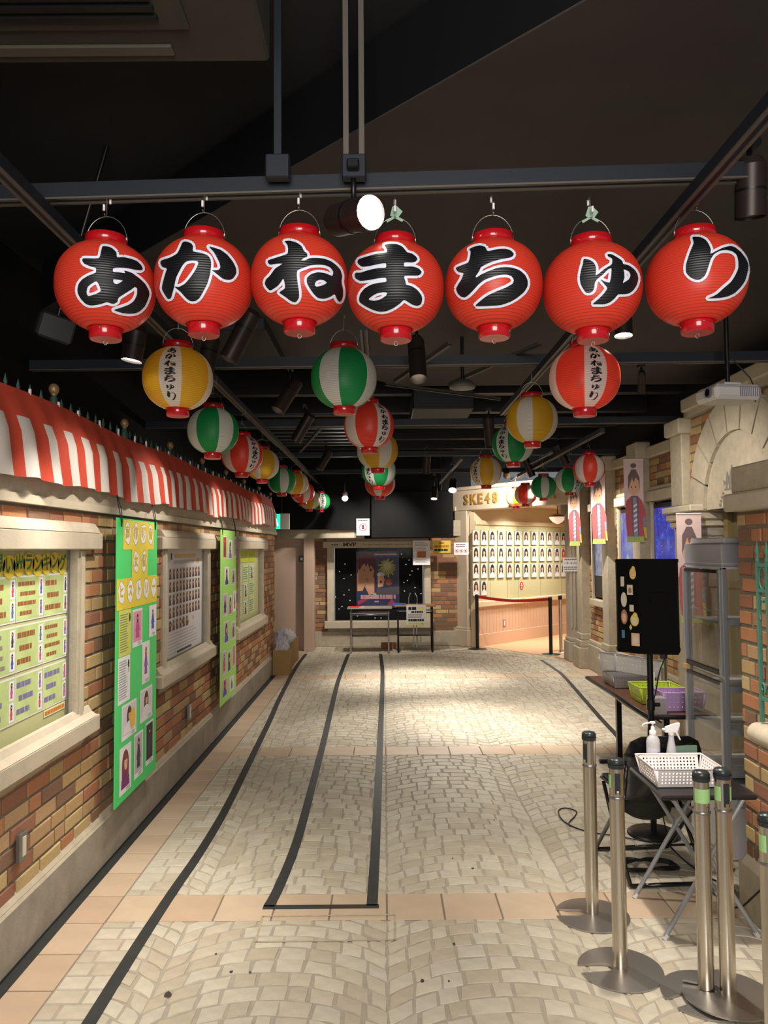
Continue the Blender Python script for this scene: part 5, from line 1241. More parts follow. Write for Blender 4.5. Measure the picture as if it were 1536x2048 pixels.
for i in range(22):
    an = 2*math.pi*i/22; r = .19+.03*math.sin(i*2.7); c_, s_ = math.cos(an), math.sin(an)
    mb.flat([(.72*w+(.05*c_-.012*s_)*w, .74*h+(.05*s_+.012*c_)*w), (.72*w+(.05*c_+.012*s_)*w, .74*h+(.05*s_-.012*c_)*w), (.72*w+(r*c_+.016*s_)*w, .74*h+(r*s_-.016*c_)*w-.03*h), (.72*w+(r*c_-.016*s_)*w, .74*h+(r*s_+.016*c_)*w-.03*h)], FW, M, .0009)
mb.ell(.72*w, .74*h, .08*w, .06*h, mat('poster_pale', (210,205,180), .5), M, .0012); mb.build('printed_firework', t)
mb = MB(); mb.flat(U([(.5,.56),(.62,.6),(.66,.5),(.62,.38),(.5,.36)]), PS, M, .0009); mb.flat(U([(.48,.6),(.54,.64),(.64,.62),(.66,.57),(.5,.56)]), PAPER, M, .0012); mb.ell(.57*w,.46*h,.03*w,.025*h, MATS['poster_mouth'], M, .0012); mb.ell(.76*w,.46*h,.09*w,.06*h, mat('poster_rust', (170,84,52), .5), M, .0007)
mb.flat(U([(.46,.34),(.7,.36),(1.0,.38),(1.0,.24),(.5,.22)]), mat('poster_grey', (92,88,98), .5), M, .0006); mb.build('printed_companion', t)
mb = MB(); PKT = mat('poster_pink_title', (216,160,164), .5); text_lines(mb, M, .10*w, .155*h, .92*w, .235*h, 1, PKT, .003, .9, 0); mb.flat(U([(.02,.12),(.22,.17),(.26,.14),(.04,.05)]), mat('poster_rose', (180,60,90), .5), M, .0025); mb.flat(U([(.72,.06),(.82,.16),(.9,.1),(.78,.02)]), MATS['poster_rose'], M, .0025)
text_lines(mb, M, .1*w, .02*h, .95*w, .05*h, 1, INKG, .003, .6, 0); text_lines(mb, M, .42*w, .935*h, .95*w, .965*h, 1, PKT, .003, .8, 0); mb.rect(.42*w, .10*h, .52*w, .125*h, PKT, M, .003); mb.build('printed_title', t)
# ---- two school desks
WOODT = mat('desk_wood', (166,124,82), .45, var=.12, scale=6, stretch=(1,8,1)); BEI = mat('desk_beige_top', (150,140,128), .5)
def desk(label, px0, px1, Y, depth, top, leg, ztop):
    x0, x1 = atY(px0, 1215, Y).x, atY(px1, 1215, Y).x; t = thing('school_desk', label, 'desk', ((x0+x1)/2, Y+depth/2, 0), 0, 'school desks'); w = (x1-x0)/2; d = depth/2
    mb = MB(); mb.box((-w,-d,ztop-.022), (w,d,ztop), top, ch=.005); mb.build('desk_top', t)
    mb = MB(); mb.box((-w+.04,-d+.03,ztop-.10), (w-.04,d-.03,ztop-.09), STEEL); mb.build('book_shelf', t)
    for sx in (-1, 1):
        x = sx*(w-.06); q = [(x,-d+.02,ztop-.025)]
        mb = MB()
        zs = .012
        mb.tube([(x, -d+.05, ztop-.03), (x,-d+.02,ztop-.10), (x,-d+.02,.06), (x,-d+.03,.03), (x,-d+.06,zs), (x,d-.06,zs), (x,d-.03,.03), (x,d-.02,.06), (x,d-.02,ztop-.10), (x,d-.05,ztop-.03)], .012, leg, 8); mb.build('side_frame', t)
        mb = MB(); mb.cyl((x,-d+.02,.012), (x,-d+.02,.30), .0145, mat('worn_chrome_leg', (190,186,178), .3, metal=.8) if leg is STEEL else leg, seg=10); mb.build('leg_sleeve', t)
    mb = MB(); mb.tube([(-w+.06,-d+.02,ztop-.12),(w-.06,-d+.02,ztop-.12)], .011, leg, 8); mb.tube([(-w+.06,d-.02,.25),(w-.06,d-.02,.25)], .011, leg, 8); mb.build('crossbar', t)
    return t
desk('grey-topped school desk with steel tube legs in front of the shop window', 694, 784, 12.95, .42, BEI, STEEL, .76)
desk('wood-topped school desk with black tube legs and a paper sign', 789, 872, 13.0, .42, WOODT, BLACKM, .79)
p = atZ(852, 1300, 0)
def d6(mb, M, w, h):
    text_lines(mb, M, .1*w, .72*h, .55*w, .94*h, 1, INK, .0004, .7, 0); mb.rect(.6*w,.78*h,.9*w,.9*h, mat('yellow_marker', (228,220,110), .6), M, .0004); text_lines(mb, M, .25*w, .58*h, .85*w, .72*h, 1, INK, .0004, .7, 0); text_lines(mb, M, .08*w, .34*h, .9*w, .56*h, 2, INKG, .0004, .5, .2); text_lines(mb, M, .1*w, .16*h, .9*w, .32*h, 1, INK, .0005, .75, 0); mb.rect(.1*w,.02*h,.92*w,.12*h, MATS['yellow_marker'], M, .0004); ring_no(mb, M, .8*w, .05*h, .04*w)
notice('handwritten white paper sign hanging from the wood-topped desk', 813, 1210, 852, 1250, 12.96, d6)
BLU = mat('blue_plastic', (70,100,200), .4)
p = atY(798, 1208, 13.15); t = thing('blue_tray', 'flat blue tray lying on the wood-topped desk', 'tray', (p.x, 13.15, .79)); mb = MB(); mb.box((-.11,-.08,0), (.11,.08,.006), BLU); mb.build('base', t)
for a, b in (((-.11,-.08,.006),(.11,-.074,.028)), ((-.11,.074,.006),(.11,.08,.028)), ((-.11,-.074,.006),(-.104,.074,.028)), ((.104,-.074,.006),(.11,.074,.028))): mb = MB(); mb.box(a, b, BLU); mb.build('rim', t)
p = atY(819, 1205, 13.15); t = thing('clear_stand', 'small clear acrylic stand on the wood-topped desk', 'stand', (p.x+.06, 13.2, .79)); mb = MB(); mb.tube([(-.07,0,0),(-.072,0,.12),(-.04,0,.2),(-.035,0,.2)], .004, mat('clear_acrylic', (225,230,230), .1, alpha=.6), 6); mb.build('left_wire', t); mb = MB(); mb.tube([(.07,0,0),(.072,0,.12),(.04,0,.2),(.035,0,.2)], .004, MATS['clear_acrylic'], 6); mb.build('right_wire', t); mb = MB(); mb.box((-.08,-.03,0), (.08,.03,.006), MATS['clear_acrylic']); mb.build('base', t)
p = atY(710, 1212, 13.1); t = thing('red_folder', 'red folder lying on the grey-topped desk', 'folder', (p.x, 13.1, .76)); mb = MB(); mb.box((-.10,-.07,0), (.10,.07,.016), REDI, ch=.004); mb.build('cover', t); mb = MB(); mb.box((.07,-.074,.004), (.16,-.03,.012), PAPER); mb.build('paper_edge', t)
# grey round-base poster stand behind the desk, carton brick on floor
t = thing('poster_stand', 'round-based metal stand behind the wood-topped desk', 'stand', (atZ(838,1293,0).x, 13.6, 0))
mb = MB(); mb.lathe([(.001,.012),(.2,.01),(.22,0)], STEEL, 28); mb.build('base', t); mb = MB(); mb.cyl((-.05,0,.01), (-.05,0,.62), .01, WHITE, seg=8); mb.build('post', t); mb = MB(); mb.cyl((-.10,0,.01), (-.10,0,.62), .01, WHITE, seg=8); mb.build('post', t)
p = atZ(777, 1296, 0); t = thing('loose_brick', 'reddish block lying on the floor between the two desks', 'block', (p.x, 13.62, 0)); mb = MB(); mb.box((-.13,-.06,0), (.13,.06,.10), BRICKS[4], ch=.006); mb.build('body', t); mb = MB(); mb.box((-.13,-.061,.03), (.13,-.06,.032), MORTAR); mb.build('seam', t)
# door plate on the pink panel
p = atY(603, 1118, 13.44); t = thing('wall_switch', 'small dark switch plate on the pale pink panel', 'switch', (p.x, 13.45, p.z-.05)); mb = MB(); mb.box((-.05,-.008,0), (.05,0,.1), mat('dark_plate', (60,56,52), .4), ch=.003); mb.build('plate', t); mb = MB(); mb.box((-.022,-.012,.025), (.022,-.008,.075), STEEL); mb.build('rocker', t)
# ---- belt barrier in front of the portal
BELT = mat('red_belt', (196,34,44), .6)
def post(label, px, py, ptop, m, name='belt_stanchion'):
    p = atZ(px, py, 0); h = .93; t = thing(name, label, 'stanchion', (p.x, p.y, 0), 0, 'far belt stanchions')
    mb = MB(); mb.lathe([(.001,.018),(.05,.016),(.15,.008),(.165,0)], m if m is BLACKP else CHROME, 24); mb.build('base', t)
    mb = MB(); mb.cyl((0,0,.01), (0,0,h-.06), .03, m, seg=16); mb.build('tube', t)
    mb = MB(); mb.cyl((0,0,h-.06), (0,0,h), .034, BLACKP, seg=16); mb.lathe([(.034,h),(.02,h+.012),(.001,h+.015)], BLACKP, 16); mb.build('head', t); return Vector(t.location), h
pa, h = post('black belt stanchion at the left of the red belt', 955, 1298, 1187, BLACKP); pb, h = post('black belt stanchion at the right of the red belt', 1102, 1309, 1193, BLACKP); post('chrome stanchion standing behind the right black stanchion', 1122, 1303, 1190, CHROME)
t = thing('red_belt', 'red retractable belt stretched across the portal entrance', 'belt', tuple((pa+pb)/2+Vector((0,0,h-.06)))); o = Vector(t.location); n = 14; vs = []
for i in range(n+1):
    u = .018+.964*i/n; q = pa.lerp(pb, u)+Vector((0,0,h-.05-.05*math.sin(math.pi*u)))-o; vs += [(q.x,q.y,q.z), (q.x,q.y,q.z+.05)]
d = (pb-pa).normalized(); nn = Vector((-d.y,d.x,0))*.002
mb = MB(); mb.add([tuple(Vector(v)+nn) for v in vs]+[tuple(Vector(v)-nn) for v in vs], [(2*i,2*i+2,2*i+3,2*i+1) for i in range(n)]+[(2*(n+1)+2*i,2*(n+1)+2*i+1,2*(n+1)+2*i+3,2*(n+1)+2*i+2) for i in range(n)], BELT); mb.build('webbing', t)
# ---- framed portraits on the shop wall
FRM = mat('thin_frame', (150,156,130), .5)
cx4 = [365,430,497,567,637,702,770,835,900,960,1020,1072]; ry = [(650,768),(785,903),(918,1035),(1058,1175)]
rown = ['top', 'upper middle', 'lower middle', 'bottom']
for r_, (ya, yb) in enumerate(ry):
    for c_ in range(12 if r_ < 3 else 2):
        sl = 1-.13*c_/11; ym = (ya+yb)/2; yc = 850+(ym-850)*(1-.045*c_/11)+ (0)
        p = atPlane(860+cx4[c_]/4.042, 900+yc/4.042, A+wn*.02, wn)
        t = thing('portrait_frame', 'framed portrait photo, %s from the left in the %s row on shop wall' % ((ORD+['eleventh','twelfth'])[c_], rown[r_]), 'photo frame', tuple(p), 0, 'portrait photos on the shop wall')
        M = frame_M((0,0,0), wdv, (0,0,1), wn); fw_, fh_ = .095, .135
        mb = MB(); mb.box((-fw_,-fh_,0), (fw_,fh_,.02), FRM, M, .003); mb.build('frame', t)
        mb = MB(); portrait(mb, M, -fw_+.008, -fh_+.008, fw_-.008, fh_-.008, .0205, mat('photo_white', (226,224,216), .5), REDI if (r_, c_) == (1, 11) else (HAIRD if (r_+c_) % 3 else HAIR), mat('orange_dress', (220,120,70), .6) if (r_, c_) == (1, 11) else PAPER); mb.build('photo', t)
p = atPlane(860+740/4.042, 900+1098/4.042, A+wn*.022, wn); t = thing('round_sticker', 'round red sticker on the pale board below the portraits', 'sticker', tuple(p)); M = frame_M((0,0,0), wdv, (0,0,1), wn)
mb = MB(); mb.prism([(.06*math.cos(a), .075*math.sin(a)) for a in np.linspace(0, 2*math.pi, 24, endpoint=False)], REDI, .002, M); mb.build('disc', t); mb = MB(); mb.rect(-.035,-.01,.035,.012, PAPER, M, .0024); mb.ell(0,.035,.022,.016, PAPER, M, .0024, 10); mb.ell(0,-.04,.025,.014, PAPER, M, .0024, 10); mb.build('print', t)
p = atPlane(860+598/4.042, 900+1400/4.042, A+wn*.013, wn); t = thing('wall_socket', 'metal wall socket on the peach wainscot inside portal', 'outlet', tuple(p)); mb = MB(); mb.box((-.035,-.06,0), (.035,.06,.008), STEEL, M, .002); mb.build('plate', t); mb = MB(); mb.box((-.02,-.045,.008), (.02,.045,.010), WHITE, M); mb.build('socket', t)
# ------------------------------------------------------------------ right facade: screens and cloth banners
for i, ((a, b), lab) in enumerate(zip(SCR, ('upright screen with hazy blue crowd picture between the farthest two pilasters', 'upright screen with green and violet stage picture, middle of the three', 'upright screen with deep blue starry picture nearest the arch'))):
    t = thing('display_screen', lab, 'screen', (2.985, (a+b)/2, SZ0)); w = (b-a)/2; hh = SZ1-SZ0
    mb = MB(); mb.box((0,-w,0), (.05,w,hh), BLACKP, ch=.004); mb.build('bezel', t)
    m = bpy.data.materials.new('screen_picture'); m.use_nodes = True; nt = m.node_tree; N = nt.nodes; L = nt.links; bs = N['Principled BSDF']; bs.inputs['Base Color'].default_value = (.01,.01,.01,1); bs.inputs['Roughness'].default_value = .15
    tc = N.new('ShaderNodeTexCoord'); nz = N.new('ShaderNodeTexNoise'); nz.inputs['Scale'].default_value = (9, 5, 7)[i]; nz.inputs['Detail'].default_value = 4; rp = N.new('ShaderNodeValToRGB'); L.new(tc.outputs['Object'], nz.inputs[0]); L.new(nz.outputs[0], rp.inputs[0]); L.new(rp.outputs[0], bs.inputs['Emission Color']); bs.inputs['Emission Strength'].default_value = (.7, .8, .8)[i]
    pal = ([(20,24,40),(92,104,150),(150,156,186)], [(60,50,160),(96,96,200),(120,170,120)], [(30,36,130),(52,66,180),(90,110,220)])[i]; el = rp.color_ramp.elements; el[0].position = .3; el[0].color = rgb(*pal[0]); el[1].position = .75; el[1].color = rgb(*pal[2]); e2 = el.new(.52); e2.color = rgb(*pal[1])
    M = frame_M((-.001,0,0), (0,-1,0), (0,0,1)); mb = MB()
    z0 = (.30, .02, .02)[i]; z1 = hh-.02-(.22 if i == 0 else .03); mb.rect(-w+.02, z0, w-.02, z1, m, M); mb.build('picture', t)
    if i == 2:
        ST = mat('screen_star', (190,205,255), .5, emit=1.0); mb = MB(); rn = random.Random(4)
        for k in range(60): mb.ell(rn.uniform(-w+.04,w-.04), rn.uniform(.1,hh-.1), .004, .004, ST, M, .001, 6)
        mb.flat([(-.02,.05),(.02,.05),(.004,.3),(-.004,.3)], mat('screen_glow', (70,150,255), .5, emit=.9), M, .0012); mb.build('stars', t)
    if i == 1:
        mb = MB(); mb.flat([(-.22,.02),(.12,.02),(.16,.25),(.05,.5),(-.1,.62),(-.2,.4)], mat('screen_green', (96,150,96), .5, emit=.6), M, .001); mb.build('green_shape', t)
ROBE = mat('robe_red', (186,92,94), .8); BGP = mat('banner_pink', (226,200,196), .8, var=.06, scale=12); GRF = mat('banner_green', (140,190,110), .8); ROB2 = mat('robe_grey', (150,146,156), .8); DK = mat('robe_dark', (112,98,110), .8); YL = mat('banner_yellow', (214,186,90), .8); BLs = mat('banner_blue', (110,150,180), .8)
def cloth_banner(label, x, y, ztop, w, h, rz=0.0):
    t = thing('cloth_banner', label, 'banner', (x, y, ztop-h), rz, 'figure banners on the pilasters'); M = frame_M((0,0,0), (1,0,0), (0,0,1)); U = lambda pts: [((a-.5)*w, b*h) for a, b in pts]
    mb = MB(); mb.prism(U([(.02,.42),(.98,.42),(1,1),(0,1)]), BGP, .002, M); mb.build('cloth', t)
    mb = MB(); mb.prism(U([(.05,.40),(.1,.5),(.38,.56),(.68,.56),(.9,.5),(1.05,.38),(1.08,.12),(.98,.05),(.14,.05),(.08,.2)]), ROBE, .003, M); mb.build('robe', t)
    mb = MB(); mb.flat(U([(.36,.56),(.7,.56),(.72,.06),(.40,.06)]), DK, M, .0035); mb.flat(U([(.44,.54),(.62,.54),(.66,.07),(.46,.07)]), ROB2, M, .004)
    for k in range(6): mb.flat(U([(.46,.12+.06*k),(.64,.14+.06*k),(.64,.17+.06*k),(.46,.14+.06*k)]), PAPER, M, .0043)
    mb.flat(U([(.92,.30),(1.05,.30),(1.06,.2),(.96,.18)]), BLs, M, .004); mb.flat(U([(.95,.18),(1.08,.18),(1.12,.04),(1.0,.05)]), YL, M, .004); mb.build('robe_print', t)
    mb = MB(); mb.flat(U([(.12,.07),(.95,.07),(.98,.0),(.08,.0)]), GRF, M, .0036)
    for k in range(7): mb.flat(U([(.14+.12*k,.06),(.19+.12*k,.06),(.20+.12*k,.0),(.13+.12*k,.0)]), YL, M, .0041)
    mb.build('fringe', t)
    mb = MB(); mb.flat(U([(.24,.60),(.28,.76),(.42,.82),(.62,.80),(.78,.70),(.74,.60),(.5,.56)]), PS, M, .0026)
    mb.flat(U([(.20,.62),(.22,.80),(.4,.88),(.62,.88),(.8,.78),(.8,.62),(.74,.74),(.6,.78),(.5,.72),(.42,.78),(.3,.70)]), mat('banner_hair', (120,98,100), .8), M, .003); mb.ell(0.0*w, .925*h, .15*w, .03*h, MATS['banner_hair'], M, .003)
    for ex in (.38, .6): mb.ell((ex-.5)*w, .665*h, .03*w, .010*h, INK, M, .0034, 8)
    mb.build('figure_face', t)
    mb = MB(); mb.cyl((-w/2,-.004,h), (w/2,-.004,h), .006, PAPER, seg=8); mb.build('top_rod', t)
for k, (px, Y, lab, zt) in enumerate(((1268, 8.62, 'cloth banner with robed figure on the pilaster beside the starry blue screen', 2.73), (1196, 9.9, 'cloth banner with robed figure on the middle pilaster of the right facade', 2.72), (1147.5, 11.22, 'cloth banner with robed figure on the pilaster beside the portal', 2.70), (1376, 6.60, 'cloth banner with robed figure on the arch pier above glass cabinet', 2.03))):
    p = atY(px, 1000, Y); cloth_banner(lab, p.x, Y, zt, .215, .93, R((-8, -48, -52, 0)[k]))
# ================================================================== FOREGROUND RIGHT
GT = mat('green_masking_tape', (158,202,134), .6); CAPD = mat('dark_grey_cap', (42,48,50), .3)
DISC = mat('steel_base_disc', (176,170,163), .36, metal=.85)
def stanchion(label, x, y, slot, tape=(), fitting=None, z0=0.0):
    t = thing('chrome_stanchion', label, 'stanchion', (x, y, z0), 0, 'chrome belt stanchions'); hgt = .868
    # base disc with a slot reaching to the pole
    mb = MB(); rb, sw, n = .172, .032, 40; a0 = math.asin(sw/rb); pts = []
    for i in range(n+1):
        a = slot+a0+(2*math.pi-2*a0)*i/n; pts.append((rb*math.cos(a), rb*math.sin(a)))
    e = Vector((math.cos(slot), math.sin(slot))); f = Vector((-e.y, e.x))
    for k in range(9):
        a = -math.pi/2+math.pi*k/8; q = e*(.062-sw*math.cos(a))+f*(sw*math.sin(a)); pts.append((q.x, q.y))
    zt = lambda p: .018-.011*min(1, math.hypot(*p)/rb)
    m = len(pts)
    V, F = tri_fill([pts], .03)
    top = [(x_, y_, .018-.011*min(1, math.hypot(x_, y_)/rb)) for x_, y_ in V]
    mb.add(top, F, DISC, True)
    rim = [(x_, y_, zt((x_, y_))) for x_, y_ in pts]+[(x_, y_, .001) for x_, y_ in pts]
    mb.add(rim, [(i, (i+1) % m, m+(i+1) % m, m+i) for i in range(m)], DISC); mb.build('base', t)
    r = .0305
    mb = MB(); mb.cyl((0,0,.014), (0,0,.70), r, CHROME, seg=32); mb.build('tube', t)
    mb = MB(); mb.lathe([(r,.70),(r+.0035,.703),(r+.0035,.709),(r,.712)], STEEL, 32); mb.build('collar', t)
    hd = None
    mb = MB(); mb.cyl((0,0,.712), (0,0,.83), r-.0005, CHROME, seg=32); hd = mb.build('head', t)
    mb = MB(); mb.lathe([(r+.0025,.826),(r+.0035,.832),(r+.0035,.842)], CAPD, 32); mb.lathe([(r+.0005,.842),(r+.003,.845),(r+.003,.856),(r-.004,.864),(.001,.868)], CAPD, 32); mb.build('cap', t)
    for (a0_, a1_) in tape:
        mb = MB(); mb.lathe([(r+.0008,.745),(r+.0008,.80)], GT, 14, a0=R(a0_), a1=R(a1_)); mb.build('tape_band', t)
    if fitting is not None:
        M = frame_M((0,0,.768), (math.cos(R(fitting+90)), math.sin(R(fitting+90)), 0), (0,0,1)); M = M @ Matrix.Translation((0,0,r-.003))
        mb = MB(); mb.box((-.011,-.045,0), (.011,.045,.007), CAPD, M, .003); q = mb.build('belt_slot', t)
        mb = MB(); mb.box((-.006,-.05,.004), (.006,-.03,.010), CHROME, M, .002); mb.build('belt_clip', q)
stanchion('chrome stanchion standing farthest back, left of the folding chair', .976, 3.745, R(172), (), 215)
stanchion('chrome stanchion with slotted base, second from the back beside folding chair', .965, 3.275, R(180), ((-180-30, -180+35), (-30, 20)), 262)
stanchion('left chrome stanchion of the close pair with a green tape band facing forward', 1.244, 3.088, R(200), ((-165, -20),), 60)
stanchion('right chrome stanchion of the close pair with green tape and a dark belt slot', 1.314, 3.055, R(155), ((-185, -125), (-60, 0)), 272, .0185)
p = atZ(1536, 1626, .866); stanchion('chrome stanchion cut off by the right edge of the photo', p.x, p.y, R(20), ((-190, -130),), 300)
# ---- folding side table
TT = (1.235, 1.665, 3.50, 3.97, .635)
t = thing('folding_table', 'small black folding table with crossed grey legs behind the stanchions', 'table', ((TT[0]+TT[1])/2, (TT[2]+TT[3])/2, 0)); w, d, z = (TT[1]-TT[0])/2, (TT[3]-TT[2])/2, TT[4]
mb = MB(); mb.box((-w,-d,z-.022), (w,d,z), mat('black_table_top', (34,30,32), .3), ch=.008); mb.build('table_top', t)
LEGG = mat('grey_leg_paint', (150,152,156), .4, metal=.2)
for sy in (-1, 1):
    y = sy*(d-.03)
    for sx in (-1, 1):
        yy = y+sx*.010; mb = MB(); mb.cyl((sx*(w-.005),yy,.012), (-sx*(w-.06),yy,z-.022), .0105, LEGG, seg=12); q = mb.build('leg', t)
        mb = MB(); mb.cyl((sx*(w-.005)+sx*.004,yy,0), (sx*(w-.005)-sx*.010,yy,.022), .0125, mat('pale_rubber_foot', (196,196,196), .5), seg=12); mb.build('foot_cap', q)
for sx in (-1, 1): mb = MB(); mb.cyl((sx*(w-.06),-d+.03,z-.03), (sx*(w-.06),d-.03,z-.03), .009, LEGG, seg=10); mb.build('top_bar', t)
# ---- perforated white basket
def perf_wall(mb, p0, ux, uz, L, Hh, nx, nz, m, rr, mz=.012, mx=.012, seg=8):
    """flat wall with round holes; p0 corner, ux along, uz up (may lean)"""
    cx, cz = (L-2*mx)/nx, (Hh-2*mz)/nz; P = lambda a, b: tuple(p0+ux*a+uz*b)
    for i in range(nx):
        for j in range(nz):
            x0, z0 = mx+cx*i, mz+cz*j; c = (x0+cx/2, z0+cz/2)
            inn = [(c[0]+rr*math.cos(math.pi*(2*k+1)/seg), c[1]+rr*math.sin(math.pi*(2*k+1)/seg)) for k in range(seg)]
            cor = [(x0+cx,z0+cz/2),(x0+cx,z0+cz),(x0+cx/2,z0+cz),(x0,z0+cz),(x0,z0+cz/2),(x0,z0),(x0+cx/2,z0),(x0+cx,z0)]
            # inn[k] lies between spoke k and k+1
            vs = [P(*q) for q in inn]+[P(*q) for q in cor]; fs = []
            for k in range(8): fs.append((k, 8+(k+1) % 8, (k+1) % 8)); fs.append((8+k, 8+(k+1) % 8, k))
            mb.add(vs, fs, m)
    for a, b, c, dd in ((0,0,L,mz),(0,Hh-mz,L,Hh),(0,mz,mx,Hh-mz),(L-mx,mz,L,Hh-mz)): mb.add([P(a,b),P(c,b),P(c,dd),P(a,dd)], [(0,1,2,3)], m)
def basket(label, x, y, z, W_, D_, Hh, m, nx=18, ny=10, nz=4, lean=.018, rz=0.0, name='basket', group=None, rr=.0042):
    t = thing(name, label, 'basket', (x, y, z), rz, group); V3 = Vector; w, d = W_/2-lean, D_/2-lean
    def wall(nm, a, b, n, nn):
        a, b = V3(a), V3(b); ux = (b-a).normalized(); mb = MB(); o = V3((nn[0]*lean/Hh, nn[1]*lean/Hh, 1))
        perf_wall(mb, a, ux, o, (b-a).length, Hh, n, nz, m, rr); mb.build(nm, t)
    wall('wall', (-w,-d,0), (w,-d,0), nx, (0,-1)); wall('wall', (w,d,0), (-w,d,0), nx, (0,1)); wall('wall', (w,-d,0), (w,d,0), ny, (1,0)); wall('wall', (-w,d,0), (-w,-d,0), ny, (-1,0))
    mb = MB(); mb.box((-w,-d,0), (w,d,.003), m); mb.build('bottom', t)
    mb = MB(); W2, D2 = w+lean, d+lean
    mb.tube([(-W2,-D2,Hh),(W2,-D2,Hh),(W2,D2,Hh),(-W2,D2,Hh)], .005, m, 6, closed=True); mb.build('rim', t)
    for sx in (-1, 1):
        for sy in (-1, 1): mb = MB(); mb.tube([(sx*w,sy*d,0),(sx*W2,sy*D2,Hh)], .004, m, 6); mb.build('corner_post', t)
    return t
basket('white perforated plastic basket on the folding table', 1.40, 3.735, TT[4]+.003, .325, .27, .085, mat('white_basket', (230,222,220), .4), 16, 9)
# ---- pump and spray bottles
HDPE = mat('milky_plastic', (222,220,222), .35, transl=.35); LBL = mat('bottle_label', (214,212,228), .5); LBB = mat('label_blue', (110,110,190), .5)
t = thing('pump_bottle', 'milky pump bottle of sanitizer standing behind the white basket', 'bottle', (1.345, 3.925, TT[4])); t.scale = (.9, .9, .9)
mb = MB(); mb.lathe([(.001,.0),(.034,.0),(.037,.006),(.037,.15),(.033,.168),(.02,.185),(.015,.19)], HDPE, 24); mb.build('body', t)
mb = MB(); mb.lathe([(.0374,.03),(.0374,.12)], LBL, 24, a0=math.pi, a1=2*math.pi); q = mb.build('label', t); mb = MB(); mb.lathe([(.0377,.085),(.0377,.10)], LBB, 6, a0=R(285), a1=R(325)); mb.lathe([(.0377,.04),(.0377,.06)], LBB, 6, a0=R(200), a1=R(240)); mb.build('label_print', q)
mb = MB(); mb.lathe([(.017,.186),(.019,.19),(.019,.21),(.011,.216),(.009,.235),(.005,.236),(.005,.25)], WHITE, 18); mb.build('pump_collar', t)
mb = MB(); mb.box((-.014,-.010,.25), (.014,.010,.262), WHITE, ch=.003); mb.tube([(0,0,.256),(-.05,-.012,.253),(-.060,-.014,.247),(-.061,-.014,.232)], .0045, WHITE, 8); mb.build('nozzle', t)
t = thing('spray_bottle', 'white trigger spray bottle beside the pump bottle', 'bottle', (1.437, 3.925, TT[4])); t.scale = (.92, .92, .92)
mb = MB(); mb.lathe([(.001,0),(.033,0),(.035,.005),(.034,.03),(.024,.11),(.015,.16),(.013,.185)], HDPE, 22); mb.build('body', t)
mb = MB(); mb.lathe([(.015,.182),(.016,.186),(.016,.20)], WHITE, 18); mb.prism([(-.035,.0),(-.03,.028),(.02,.045),(.045,.05),(.045,.038),(.03,.0)], WHITE, .022, frame_M((0,.011,.198), (1,0,0), (0,0,1))); mb.build('spray_head', t)
mb = MB(); mb.prism([(.018,.0),(.034,-.005),(.05,-.045),(.046,-.048),(.03,-.02)], WHITE, .012, frame_M((0,.006,.202), (1,0,0), (0,0,1))); mb.build('trigger', t)
mb = MB(); mb.cyl((-.035,0,.214), (-.048,0,.212), .006, WHITE, seg=10); mb.build('nozzle', t)
# ---- folding chair (back toward the camera)
CHB = mat('gloss_black_chair', (16,15,16), .22, coat=.4)
t = thing('folding_chair', 'black metal folding chair behind the small folding table', 'chair', (1.435, 4.30, 0), R(4)); w = .215
def rr_path(x, pts): return [(x, a, b) for a, b in pts]
mb = MB()
# backrest shell: rounded panel leaning, thickness
bp = [(-w,.45),(-w-.002,.55),(-w+.005,.66),(-w+.035,.735),(-w+.09,.765),(w-.09,.765),(w-.035,.735),(w-.005,.66),(w+.002,.55),(w,.45),(w-.03,.43),(-w+.03,.43)]
lean = lambda z_: -.20-.10*(z_-.43)
V, F = tri_fill([bp], .06)
f_ = lambda x_, z_, o_: (x_, lean(z_)-.035*(1-min(1, (x_/w)**2))+o_, z_)
mb.add([f_(x_, z_, 0) for x_, z_ in V], F, CHB, True); mb.add([f_(x_, z_, .014) for x_, z_ in V], [f[::-1] for f in F], CHB, True)
mb.add([f_(x_, z_, 0) for x_, z_ in bp]+[f_(x_, z_, .014) for x_, z_ in bp], [(i, (i+1) % 12, 12+(i+1) % 12, 12+i) for i in range(12)], CHB); mb.build('backrest', t)
mb = MB(); mb.box((-.06,-.012,-.018), (.06,0,.018), mat('green_label', (120,150,130), .5), frame_M((.10, f_(.1,.70,0)[1]-.001, .70), (1,0,0), (0,1,0), (0,0,1))); mb.build('label_plate', t)
mb = MB(); mb.box((-.20,-.20,.425), (.20,.20,.445), CHB, ch=.02); mb.box((-.19,-.19,.445), (.19,.19,.46), mat('black_vinyl', (22,20,20), .45), ch=.014); mb.build('seat', t)
for sx in (-1, 1):
    x = sx*w
    mb = MB(); mb.tube([(x,-.26,.62),(x,-.22,.45),(x,-.05,.30),(x,.24,.012)], .011, CHB, 10); mb.build('front_leg', t)
    mb = MB(); mb.tube([(x*.94,.12,.43),(x*.94,-.02,.25),(x*.94,-.25,.012)], .011, CHB, 10); mb.build('rear_leg', t)
    mb = MB(); mb.box((x*.97-.004,-.11,.33), (x*.97+.004,.02,.345), STEEL); mb.build('hinge_link', t)
mb = MB(); mb.tube([(-w,.24,.012),(w,.24,.012)], .011, CHB, 10); mb.build('floor_bar', t); mb = MB(); mb.tube([(-w*.94,-.25,.012),(w*.94,-.25,.012)], .011, CHB, 10); mb.build('floor_bar', t)
mb = MB(); mb.tube([(-w*.94,-.12,.16),(w*.94,-.12,.16)], .007, CHB, 8); mb.build('stretcher', t)
